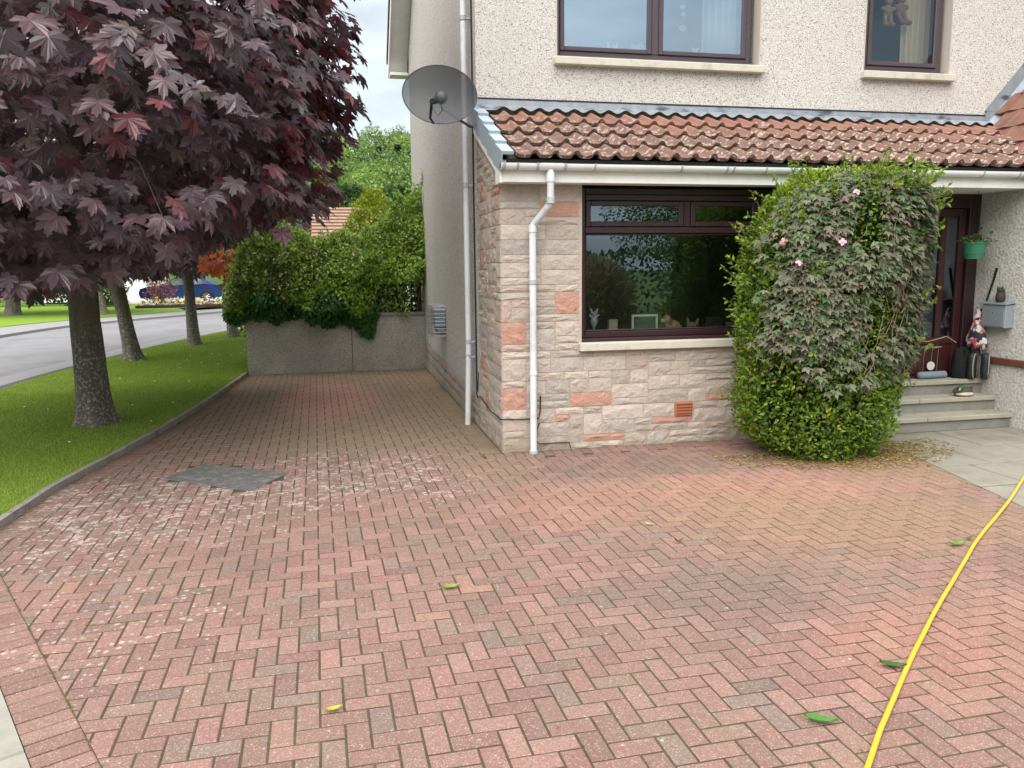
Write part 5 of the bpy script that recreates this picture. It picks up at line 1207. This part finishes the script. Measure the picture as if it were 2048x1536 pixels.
# behind the camera: a shrub, plus hedge and trees added to fill pane reflections
mass('added_hedge', (2, -10.5, 0), 'green hedge added behind the camera to reflect in the bay window', 'hedge', lambda n: (lambda PD: (PD[0]*np.array([1, -1, 1]), PD[1]*np.array([1, -1, 1])))(boxs(-9, 26, 10, 11.5, .0, 2.3, .2)(n)), 9000, .22, [(.05, .11, .02), (.08, .16, .025), (.03, .07, .015)], (1, 1, .6))
for k, (x, y, r_, h, lab) in enumerate(((6, -15, 3.0, 7.5, 'round green tree added behind the camera to reflect in the bay window'), (15, -17, 3.6, 8.5, 'larger green tree added behind the camera to reflect in the window'))):
    t_ = mass('added_tree', (x, y, 0), lab, 'tree', ell((x, y, h*.6), (r_, r_, h*.38), .5, 2.2, .15), 15000, .16, [(.07, .14, .02), (.10, .18, .03), (.04, .09, .015)], (1, .8, .7), partname='crown'); trunk(t_, (x, y, 0), h*.6, .18, [])
mass('ornamental_shrub', (6.2, -3.2, -.05), 'buff feathery shrub mirrored in the left of the bay window', 'shrub', ell((6.2, -3.2, 1.0), (.95, .95, 1.05), .45, 2.4, .1), 5000, .22, [(.26, .21, .10), (.18, .16, .07), (.33, .27, .15)], (1, 1, .6), LANCE)

# ---------------------------------------------------------------- things fixed to and standing at the house
# satellite dish
dc = np.array(at(879, 189, Y=8.78)); dish = thing('satellite_dish', tuple(dc), 'dark grey mesh satellite dish on the corner of the house', 'satellite dish')
dn = unit(np.array([-.34, -1.0, .16])); dx = unit(np.cross(dn, [0, 0, 1])*-1); dx = unit(dx); dy_ = np.cross(dn, dx); dy_ = -dy_ if dy_[2] < 0 else dy_
rt = R(-13); ex_, ey_ = dx*math.cos(rt)+dy_*math.sin(rt), -dx*math.sin(rt)+dy_*math.cos(rt)
if ex_[0] < 0: ex_, ey_ = -ex_, ey_
def dm_mat():
    t = NT('dish_mesh'); 
    s_ = t.bsdf((.045, .052, .058), .5, None, .4, .0); tr = t.n('BsdfTransparent').outputs[0]
    return t.done(t.n('MixShader', {0: .17, 1: s_, 2: tr}).outputs[0])
b = MB(); V = []; nr_, ns_ = 7, 48
for i in range(nr_+1):
    rr = i/nr_
    for k in range(ns_): a = 2*math.pi*k/ns_; V.append(dc+ex_*(.405*rr*math.cos(a))+ey_*(.305*rr*math.sin(a))+dn*(.085*rr*rr-.085))
b.add(V, [(i*ns_+k, i*ns_+(k+1) % ns_, (i+1)*ns_+(k+1) % ns_, (i+1)*ns_+k) for i in range(nr_) for k in range(ns_)]); b.smooth = True; b.build('reflector', dm_mat(), dish)
b = MB(); b.tube([tuple(dc+ex_*(.405*math.cos(2*math.pi*k/ns_))+ey_*(.305*math.sin(2*math.pi*k/ns_))) for k in range(ns_+1)], .006, 6); b.build('rim', plain('dish_rim', (.05, .055, .06), .5), dish)
dk = plain('dish_black', (.012, .013, .014), .45)
fp_ = dc+ey_*-.17+dn*.28+ex_*.02
b = MB(); b.tube([tuple(dc-ey_*.30-dn*.02), tuple(dc-ey_*.30+dn*.14), tuple(fp_)], [.012, .012, .016], 8); b.tube([tuple(fp_), tuple(fp_-dn*.09+ey_*.035)], [.026, .032], 12); b.build('lnb_arm', dk, dish)
b = MB(); b.tube([tuple(fp_-ey_*.02), tuple(fp_-ey_*.10+ex_*.05), tuple(fp_-ey_*.13+ex_*.10), tuple(fp_-ey_*.06+ex_*.13), tuple(fp_+ey_*.0+ex_*.08)], .004, 6); b.build('lead_wire', dk, dish)
bk_ = dc-dn*.10
b = MB(); b.ball(tuple(bk_), (.075, .06, .075), 12); b.tube([tuple(bk_), tuple(bk_-dn*.10-ey_*.08), (1.50, 9.0, dc[2]-.28), (1.59, 9.06, dc[2]-.28)], .016, 8); b.bbox(1.583, 1.66, 9.02, 9.046, dc[2]-.38, dc[2]-.18, .004); b.build('bracket', plain('bracket_metal', (.07, .08, .085), .5), dish)
# cables
def cable(pts, rad, label, mat=None):
    b = MB(); b.tube(pts, rad, 6); o = b.build('cable', mat or M['black'], loc=pts[0]); return setp(o, label, 'cable', 'black cables on the house wall')
pyb = ly+.02
cable([(1.574, pyb-.10, 6.9), (1.573, pyb-.10, 4.4), (1.571, pyb-.105, 3.7), (1.572, pyb-.09, 2.9), (1.573, pyb-.085, 1.6), (1.572, pyb-.09, .62), (1.562, pyb-.14, .40), (1.560, pyb-.22, .36), (1.560, pyb-.40, .40), (1.558, 8.30, .345), (1.556, 7.85, .36), (1.548, 7.772, .355), (1.575, 7.765, .355), (1.80, 7.768, .345), (1.95, 7.77, .35), (1.965, 7.77, .42), (1.968, 7.772, .58)], .0065, 'long black cable down the gable and round the stone corner')
cable([(1.574, pyb-.15, 6.9), (1.573, pyb-.15, 4.0), (1.572, pyb-.13, 2.4), (1.573, pyb-.14, .60), (1.563, pyb-.20, .42), (1.565, pyb-.25, .50), (1.568, pyb-.27, .66)], .005, 'thin black cable beside the downpipe ending in a hook on the gable')
cable([(1.955, 7.768, .30), (1.93, 7.766, .24), (1.92, 7.764, .12), (1.95, 7.762, .085), (2.20, 7.764, .085), (2.26, 7.75, .09), (2.28, 7.73, .02)], .006, 'short black cable along the foot of the stone wall behind the downpipe')
# yellow hose across the drive
hp = [at(a, b_, Z=.012) for a, b_ in ((2120, 850), (2085, 902), (2048, 955), (2025, 992), (2000, 1025), (1972, 1058), (1950, 1087), (1925, 1130), (1900, 1172), (1874, 1216), (1850, 1262), (1822, 1318), (1800, 1368), (1778, 1420), (1760, 1462), (1735, 1536), (1712, 1610), (1690, 1700))]
hp = smooth_pl([(p[0], p[1]) for p in hp], 4); b = MB(); b.tube([(x, y, .0125+.0025*math.sin(i*.7)**2) for i, (x, y) in enumerate(hp)], .0115, 10)
o = b.build('hose', M['hose'], loc=(hp[0][0], hp[0][1], 0)); setp(o, 'bright yellow hose lying across the brick drive', 'hose')
# hanging basket
hbx = np.array(at(1949, 500, Y=7.95)); hk = thing('hanging_basket', (hbx[0], hbx[1], hbx[2]-.1), 'green plastic hanging pot of red and orange flowers beside the door', 'hanging basket')
hx, hy, hz_ = hbx
b = MB(); b.lathe([(.10, -.10), (.108, -.04), (.111, -.035), (.111, -.028), (.108, -.025), (.122, .065), (.13, .07), (.13, .086), (.122, .086), (.116, .075)], (hx, hy, hz_), 24); b.build('pot', plain('green_plastic', (.035, .17, .095), .45), hk)
b = MB()
for k in range(3): a = 2.1*k+.4; b.tube([(hx+.12*math.cos(a), hy+.12*math.sin(a), hz_+.08), (hx, hy, hz_+.50)], .003, 5)
b.tube([(hx, hy, hz_+.50), (hx, hy, 2.662)], .004, 5); b.build('wire', M['black'], hk)
n_ = 160; P = np.array([hx, hy, hz_+.12])+rng.normal(0, 1, (n_, 3))*np.array([.07, .07, .035]); foliage('foliage', [leaf_arrays(P, rng.normal(0, 1, (n_, 3))+np.array([0, 0, .6]), rng.normal(0, .5, (n_, 3))+np.array([0, -.5, 1]), rng.uniform(.03, .06, n_), OVATE, pal(n_, [(.06, .14, .02), (.04, .1, .02), (.30, .02, .03), (.55, .12, .05)], (1, .8, .22, .2)))], M['leaf'], hk)
# letter box with an owl on it
lbx = thing('letter_box', (7.42, 7.87, 1.12), 'grey metal letter box on the porch wall', 'letter box'); gm_ = plain('grey_box_paint', (.26, .29, .32), .45, .5, 0, .05)
b = MB(); b.bbox(7.36, 7.478, 7.70, 8.04, 1.125, 1.385, .006); b.build('body', gm_, lbx); b = MB(); b.prism([(7.345, 1.388), (7.478, 1.405), (7.478, 1.425), (7.345, 1.405)], 1, 7.69, 8.05); b.build('lid', gm_, lbx)
b = MB(); b.bbox(7.352, 7.359, 7.715, 8.025, 1.14, 1.325, .002); bd = b.build('door_flap', plain('grey_flap', (.24, .27, .30), .45), lbx); b = MB(); b.ball((7.350, 7.87, 1.30), (.004, .010, .010), 10); b.build('lock', plain('chrome', (.7, .7, .7), .2, .5, .9), bd)
ow = thing('owl_ornament', (7.41, 7.84, 1.415), 'small dark owl ornament standing on the letter box', 'ornament'); om = plain('owl_brown', (.05, .042, .038), .7, .3, 0, .4, 40)
b = MB(); b.lathe([(.03, 0), (.048, .02), (.052, .06), (.044, .10), (.038, .115)], (7.41, 7.84, 1.414), 14); b.build('body', om, ow)
b = MB(); b.ball((7.41, 7.84, 1.55), (.042, .042, .034), 12); b.tube([(7.40, 7.812, 1.565), (7.40, 7.802, 1.60)], [.014, .003], 6); b.tube([(7.40, 7.868, 1.565), (7.40, 7.878, 1.60)], [.014, .003], 6); b.build('head', om, ow)
sk = MB(); sk.tube([(7.462, 8.10, 1.40), (7.470, 8.02, 1.66), (7.472, 7.985, 1.80)], [.010, .012, .016], 7); o = sk.build('walking_stick', M['black'], loc=(7.462, 8.10, 1.40)); setp(o, 'dark stick leaning on the porch wall behind the letter box', 'stick')
# patterned bag hanging under the letter box
def bag_mat():
    t = NT('patterned_bag'); p = t.pos(); v = t.n('TexVoronoi', {'Vector': p, 'Scale': 26.}); c = t.n('SeparateColor', {0: v.outputs['Color']}).outputs; bb = t.mix(t.rng(c[0], .42, .46), (.03, .03, .045), (.66, .62, .60)); bb = t.mix(t.rng(c[1], .72, .75), bb, (.50, .10, .12)); return t.done(t.bsdf(bb, .8))
bg = thing('patterned_bag', (7.40, 8.13, .9), 'black, white and red patterned bag hanging beside the letter box', 'bag')
b = MB(); V = []; prof = [(1.32, .02, .02), (1.22, .06, .04), (1.10, .10, .06), (.98, .15, .075), (.90, .17, .075), (.855, .14, .05), (.84, .05, .02)]
for z, a, bb in prof:
    for k in range(18): t_ = 2*math.pi*k/18; w = 1+.10*math.sin(3*t_+z*20); V.append((7.39+bb*w*math.cos(t_), 8.12+a*w*math.sin(t_)*.9, z))
b.add(V, [(i*18+k, i*18+(k+1) % 18, i*18+18+(k+1) % 18, i*18+18+k) for i in range(6) for k in range(18)]); b.smooth = True; b.build('body', bag_mat(), bg)
b = MB(); b.tube([(7.40, 8.10, 1.30), (7.45, 8.10, 1.38), (7.476, 8.11, 1.37)], .008, 6); b.tube([(7.37, 8.03, .88), (7.36, 8.0, .80), (7.38, 8.0, .77)], [.02, .016, .006], 6); b.build('strap', M['black'], bg)
# boots hung on the rail end
def boot(x, y, z, yaw, label, sole=(.33, .30, .25)):
    c = thing('boot', (x, y, z), label, 'boot', 'boots hung by the door'); ca, sa = math.cos(yaw), math.sin(yaw)
    def P(a, b_, c_): return (x+a*ca-b_*sa, y+a*sa+b_*ca, z+c_)
    b = MB(); V = []; prof = [(-.13, .045, .03), (-.11, .058, .045), (-.03, .062, .05), (.05, .055, .045), (.12, .062, .05), (.16, .05, .04), (.18, .02, .02)]
    for zz, a, bb in prof:
        for k in range(14): t_ = 2*math.pi*k/14; V.append(P(a*math.cos(t_), bb*math.sin(t_), zz))
    b.add(V, [(i*14+k, i*14+(k+1) % 14, i*14+14+(k+1) % 14, i*14+14+k) for i in range(6) for k in range(14)]+[tuple(range(13, -1, -1)), tuple(range(84, 98))]); b.smooth = True; b.build('upper', plain('boot_dark', (.014, .020, .018), .6), c)
    b = MB(); b.tube([P(.062*math.cos(t_)*1.02, -.03+.0*t_, .02+.15*math.sin(t_)) for t_ in np.linspace(0, 2*math.pi, 25)], .007, 6); b.build('welt', plain('welt', sole, .7), c)
boot(7.30, 8.06, .635, .5, 'dark boot with pale welt hanging nearest the rail'); boot(7.39, 7.96, .64, .9, 'second dark boot behind, against the brown rail')
bb_ = thing('rucksack', (7.28, 8.22, .50), 'black bag slumped in the corner by the front door', 'bag'); b = MB(); V = []
for z, a in ((.502, .10), (.56, .125), (.66, .12), (.76, .11), (.84, .085), (.87, .03)):
    for k in range(16): t_ = 2*math.pi*k/16; w = 1+.07*math.sin(4*t_+z*17); V.append((7.27+a*w*math.cos(t_), 8.19+a*.75*w*math.sin(t_), z))
b.add(V, [(i*16+k, i*16+(k+1) % 16, i*16+16+(k+1) % 16, i*16+16+k) for i in range(5) for k in range(16)]+[tuple(range(15, -1, -1)), tuple(range(80, 96))]); b.smooth = True; b.build('body', plain('black_cloth', (.016, .016, .018), .9, .2, 0, .5, 40), bb_); b = MB(); b.tube([(7.23, 8.10, .80), (7.22, 8.08, .90), (7.30, 8.09, .92), (7.32, 8.12, .82)], .010, 6); b.build('strap', M['black'], bb_)
# duck ornament on the middle step
dk_ = thing('duck_ornament', (7.08, 7.93, .33), 'mallard duck ornament sitting on the middle step', 'ornament'); gl_ = M['tint']
b = MB(); b.ball((7.08, 7.93, .385), (.125, .075, .058), 16, (.10, .075, .06)); b.ball((7.08, 7.90, .358), (.115, .07, .030), 14, (.62, .55, .42)); b.tube([(7.18, 7.94, .40), (7.23, 7.95, .43)], [.035, .006], 8, tint=(.06, .05, .045)); b.build('body', gl_, dk_)
b = MB(); b.ball((7.01, 7.885, .43), (.040, .036, .034), 12, (.015, .13, .075)); b.tube([(6.99, 7.87, .425), (6.955, 7.845, .412)], [.015, .009], 8, tint=(.55, .34, .05)); b.build('head', gl_, dk_)
# draught roll and hanging disc at the door
dr_ = MB(); dr_.tube([(6.70, 8.22, .545), (6.72, 8.22, .545), (7.08, 8.235, .545), (7.10, 8.235, .545)], [.02, .043, .043, .02], 12); o = dr_.build('draught_roll', plain('grey_blue_cloth', (.20, .25, .28), .9, .2, 0, .2, 30), loc=(6.9, 8.22, .502)); setp(o, 'grey-blue cloth draught roll lying along the door sill', 'draught roll')
dz = thing('door_mobile', (6.94, 8.29, .58), 'round white disc on strings hung on the lower door panel', 'ornament'); b = MB(); V = []
for yy in (8.284, 8.294):
    for k in range(24): t_ = 2*math.pi*k/24; V.append((6.925+.052*math.cos(t_), yy, .645+.052*math.sin(t_)))
b.add(V, [tuple(range(23, -1, -1)), tuple(range(24, 48))]+[(k, (k+1) % 24, 24+(k+1) % 24, 24+k) for k in range(24)]); b.build('disc', plain('disc', (.62, .58, .54), .7), dz)
b = MB(); b.tube([(6.78, 8.29, .865), (7.06, 8.29, .87)], .006, 6); b.tube([(6.925, 8.29, .69), (6.94, 8.29, .865)], .002, 4); b.tube([(6.82, 8.29, .56), (6.83, 8.29, .865)], .002, 4); b.tube([(7.01, 8.29, .56), (7.02, 8.29, .865)], .002, 4); b.build('string', plain('string', (.35, .25, .22), .8), dz)

# ---------------------------------------------------------------- behind the panes
def curtain(x0, x1, y, z0, z1, colr, label, waves=5, taper=0.0):
    b = MB(); V = []; n = 40; ms = 8
    for j in range(ms+1):
        f0 = j/ms
        for i in range(n+1):
            t_ = i/n; x = x0+(x1-x0)*t_+(taper*(1-f0))*(1-t_)*0+taper*(1-f0)*.5; V.append((x, y+.035*math.sin(t_*waves*2*math.pi+f0*.8), z0+(z1-z0)*f0))
    b.add(V, [(j*(n+1)+i, j*(n+1)+i+1, (j+1)*(n+1)+i+1, (j+1)*(n+1)+i) for j in range(ms) for i in range(n)]); b.smooth = True
    o = b.build('curtain', plain('curtain_cloth', colr, .9, .2, 0, .06, 6), loc=((x0+x1)/2, y, z0)); return setp(o, label, 'curtain')
curtain(4.42, 4.86, 9.45, 4.22, 5.6, (.72, .78, .84), 'white curtain at the right of the large upper window')
curtain(2.36, 2.62, 9.45, 4.22, 5.6, (.72, .78, .84), 'white curtain at the left of the large upper window')
curtain(7.12, 7.52, 9.42, 4.22, 5.6, (.72, .60, .42), 'cream curtain at the right of the small upper window')
curtain(2.44, 2.54, 8.28, 1.2, 2.6, (.45, .42, .33), 'pale curtain edge at the left of the bay window', 2)
ZB = 1.167
def ornbase(px_, py_, Y=8.035, z=ZB): p = at(px_, py_, Y=Y); return float(p[0]), Y, z
# lower window board
x, y, z = ornbase(1289, 655); fr = thing('photo_frame', (x, y, z), 'white framed picture leaning on the bay window board', 'picture frame'); w, h = .145, .19
b = MB()
for q in ((-w, -w+.022, 0, h), (w-.022, w, 0, h), (-w+.022, w-.022, 0, .022), (-w+.022, w-.022, h-.022, h)): b.bbox(x+q[0], x+q[1], y-.012, y+.012, z+q[2], z+q[3], .004)
b.build('frame', plain('frame_white', (.72, .68, .62), .5), fr); b = MB(); b.box(x-w+.02, x+w-.02, y-.004, y+.004, z+.02, z+h-.02); b.build('picture', plain('dark_picture', (.035, .045, .06), .15, .6), fr)
x, y, z = ornbase(1428, 655); fr = thing('photo_frame', (x, y, z), 'dark picture frame on the bay window board near the shrub', 'picture frame')
b = MB(); b.bbox(x-.105, x+.105, y-.01, y+.01, z, z+.15, .004); b.build('frame', plain('frame_dark', (.03, .03, .032), .4), fr); b = MB(); b.box(x-.085, x+.085, y-.0135, y-.0105, z+.02, z+.13); b.build('picture', plain('dark_picture2', (.045, .06, .075), .15, .6), fr)
x, y, z = ornbase(1340, 655); dg = thing('dog_figurine', (x, y, z), 'tan dog figurine with grey ear on the bay window board', 'ornament')
b = MB(); b.ball((x+.03, y, z+.062), (.085, .05, .062), 14, (.50, .33, .17)); b.ball((x+.085, y, z+.04), (.045, .05, .04), 12, (.50, .33, .17)); b.tube([(x-.03, y-.02, z), (x-.035, y-.02, z+.08)], [.02, .026], 8, tint=(.50, .33, .17)); b.build('body', M['tint_soft'], dg)
b = MB(); b.ball((x-.04, y-.005, z+.135), (.048, .042, .045), 14, (.52, .34, .18)); b.ball((x-.085, y-.01, z+.12), (.030, .026, .024), 10, (.60, .42, .25)); b.ball((x-.108, y-.01, z+.125), .010, 8, (.02, .02, .02)); b.build('head', M['tint_soft'], dg)
b = MB(); b.ball((x-.012, y-.045, z+.11), (.026, .014, .042), 10, (.17, .17, .18)); b.build('ear', M['tint_soft'], dg)
x, y, z = ornbase(1384, 655); ck = thing('hen_figurine', (x, y, z), 'small brown hen figurine on the bay window board', 'ornament'); cc_ = (.30, .25, .14)
b = MB(); b.lathe([(.03, 0), (.02, .01), (.012, .03)], (x, y, z), 10, cc_); b.ball((x, y, z+.062), (.062, .035, .038), 12, cc_); b.tube([(x+.045, y, z+.075), (x+.072, y, z+.135)], [.026, .006], 8, tint=cc_); b.tube([(x-.04, y, z+.075), (x-.052, y, z+.115)], [.022, .014], 8, tint=cc_); b.ball((x-.055, y, z+.12), .018, 10, cc_); b.build('body', M['tint'], ck); b = MB(); b.ball((x-.055, y, z+.142), (.014, .005, .010), 8, (.4, .03, .02)); b.build('comb', M['tint'], ck)
x, y, z = ornbase(1225, 655); bx_ = thing('card_box', (x, y, z), 'small cream and white box standing on the bay window board', 'box')
b = MB(); b.bbox(x-.05, x+.05, y-.03, y+.03, z, z+.062, .003); b.build('base', plain('box_white', (.52, .52, .48), .7), bx_); b = MB(); b.bbox(x-.048, x+.048, y-.028, y+.028, z+.0635, z+.145, .003); b.build('top', plain('box_cream', (.42, .38, .22), .7), bx_)
x, y, z = ornbase(1188, 660); gl = thing('glass_ornament', (x, y, z), 'sparkling glass ornament at the left end of the bay window board', 'ornament'); b = MB(); b.lathe([(.03, 0), (.035, .01), (.012, .03), (.010, .06), (.03, .09), (.045, .13), (.035, .16)], (x, y, z), 14); b.build('vase', plain('cut_glass', (.32, .40, .40), .05, .9), gl); b = MB()
for k in range(6): a = k*1.05; b.tube([(x, y, z+.15), (x+.05*math.cos(a), y+.04*math.sin(a), z+.20+.03*(k % 3))], [.006, .012], 6)
b.build('drops', plain('glass_drop', (.5, .56, .56), .05, .9), gl)
x, y, z = ornbase(1462, 650); rb_ = thing('red_packet', (x, y, z), 'red and white packet on the bay window board beside the shrub', 'box'); b = MB(); b.bbox(x-.06, x+.06, y-.02, y+.02, z, z+.085, .003); b.build('base', plain('pk_w', (.5, .48, .44), .6), rb_); b = MB(); b.bbox(x-.045, x+.06, y-.018, y+.018, z+.0865, z+.165, .003); b.build('top', plain('pk_r', (.30, .05, .03), .6), rb_)
# upper window board
ZU = 4.246; YO = 9.29
def up(px_): return float(at(px_, 100, Y=YO)[0])
x = up(1275); t_ = thing('gift_bag', (x, YO, ZU), 'turquoise gift bag on the large upper window board', 'bag'); b = MB(); b.prism([(x-.085, ZU), (x+.085, ZU), (x+.09, ZU+.155), (x-.09, ZU+.155)], 1, YO-.03, YO+.03); b.build('body', plain('turquoise', (.36, .75, .80), .5), t_); b = MB(); b.tube([(x+.0, YO, ZU+.15), (x+.03, YO, ZU+.20), (x+.06, YO, ZU+.15)], .006, 6); b.build('handle', plain('handle_w', (.8, .85, .85), .6), t_)
x = up(1390); t_ = thing('teddy_figurine', (x, YO, ZU), 'cream teddy figurine on the large upper window board', 'ornament'); cr_ = plain('cream_china', (.78, .74, .58), .4)
b = MB(); b.ball((x, YO, ZU+.05), (.045, .035, .05), 12); b.ball((x-.035, YO-.02, ZU+.02), (.025, .03, .02), 8); b.ball((x+.035, YO-.02, ZU+.02), (.025, .03, .02), 8); b.build('body', cr_, t_); b = MB(); b.ball((x, YO, ZU+.125), (.036, .032, .034), 12); b.ball((x-.03, YO, ZU+.155), .014, 8); b.ball((x+.03, YO, ZU+.155), .014, 8); b.build('head', cr_, t_)
wc_ = plain('white_china', (.72, .78, .82), .3)
def fig(x, label, prof, head=None):
    t_ = thing('figurine', (x, YO, ZU), label, 'ornament'); b = MB(); b.lathe(prof, (x, YO, ZU), 12); b.build('body', wc_, t_)
    if head: b = MB(); b.ball((x+head[0], YO, ZU+head[1]), head[2], 10); b.build('head', wc_, t_)
fig(up(1132), 'white figurine at the left end of the upper window board', [(.045, 0), (.05, .03), (.035, .07), (.02, .09)], (0, .105, .026)); fig(up(1200), 'small white bird figurine left of the fairy on the upper window board', [(.04, 0), (.045, .02), (.02, .05)], (-.01, .065, .02))
x = up(1226); t_ = thing('fairy_figurine', (x, YO, ZU), 'slim winged fairy figurine on the large upper window board', 'ornament'); b = MB(); b.lathe([(.012, 0), (.035, .01), (.03, .05), (.012, .10), (.016, .12)], (x, YO, ZU), 10); b.ball((x, YO, ZU+.14), .02, 8); b.build('body', wc_, t_)
for s_ in (-1, 1): b = MB(); b.add([(x, YO+.015, ZU+.10), (x+s_*.06, YO+.02, ZU+.19), (x+s_*.07, YO+.02, ZU+.13), (x+s_*.04, YO+.02, ZU+.06)], [(0, 1, 2, 3)]); b.build('wing', wc_, t_)
x = up(1336); t_ = thing('dome_ornament', (x, YO, ZU), 'grey-white elephant-like ornament right of the upper window mullion', 'ornament'); b = MB(); b.ball((x+.03, YO, ZU+.045), (.07, .04, .045), 12); b.ball((x-.05, YO, ZU+.06), .03, 10); b.tube([(x-.075, YO, ZU+.05), (x-.09, YO, ZU+.01)], [.014, .008], 6); b.build('body', wc_, t_)
x = up(1447); t_ = thing('bird_ornament', (x, YO, ZU), 'white bird ornament with pointed beak at the right of the upper window', 'ornament'); b = MB(); b.ball((x, YO, ZU+.045), (.08, .04, .042), 12); b.tube([(x-.06, YO, ZU+.05), (x-.12, YO, ZU+.02)], [.03, .006], 8); b.build('body', wc_, t_); b = MB(); b.ball((x+.06, YO, ZU+.085), .028, 10); b.tube([(x+.08, YO, ZU+.09), (x+.115, YO, ZU+.10)], [.010, .002], 6); b.build('head', wc_, t_)
x = up(1364); t_ = thing('shell_mobile', (x, YO, 4.62), 'string of pale shells hanging in the large upper window', 'mobile'); b = MB()
for k, (zz, rr) in enumerate(((4.62, .052), (4.78, .035), (4.86, .035), (4.97, .04), (5.08, .045))): b.ball((x+.01*(k % 2), YO+.0, zz), (rr, .012, rr*.8), 12)
b.build('shells', plain('shell', (.72, .74, .74), .3), t_); b = MB(); b.tube([(x, YO, 4.64), (x, YO, 5.5)], .002, 4); b.build('cord', wc_, t_)
# soft toys hanging in the small upper window
def plush(px_, py_, colr, label, yaw):
    p = at(px_, py_, Y=9.32); x, y, z = p; t_ = thing('soft_toy', (x, y, z), label, 'soft toy', 'soft toys hanging in the small upper window'); mt = plain('plush', colr, .95, .1, 0, .3, 50, .5)
    b = MB(); b.ball((x, y, z+.06), (.065, .05, .075), 12); b.ball((x-.07, y-.01, z+.08), (.04, .03, .03), 8); b.ball((x+.07, y-.01, z+.08), (.04, .03, .03), 8); b.build('body', mt, t_)
    b = MB(); b.ball((x+.01, y, z+.17), (.055, .05, .05), 12); b.ball((x-.035, y, z+.215), .02, 8); b.ball((x+.055, y, z+.215), .02, 8); b.build('head', mt, t_)
    for s_ in (-1, 1): b = MB(); b.tube([(x+s_*.035, y, z+.02), (x+s_*.04+yaw, y-.02, z-.09)], [.028, .024], 8); b.ball((x+s_*.042+yaw*1.3, y-.035, z-.11), (.04, .045, .03), 10); b.build('leg', mt, t_)
    b = MB(); b.tube([(x, y, z+.2), (x, y, 5.5)], .002, 4); b.build('cord', M['black'], t_)
plush(1775, 32, (.34, .21, .13), 'brown soft toy with dangling legs hanging in the small upper window', 0.0)
plush(1800, 28, (.28, .17, .11), 'second brown soft toy behind, hanging right of the first', .05)
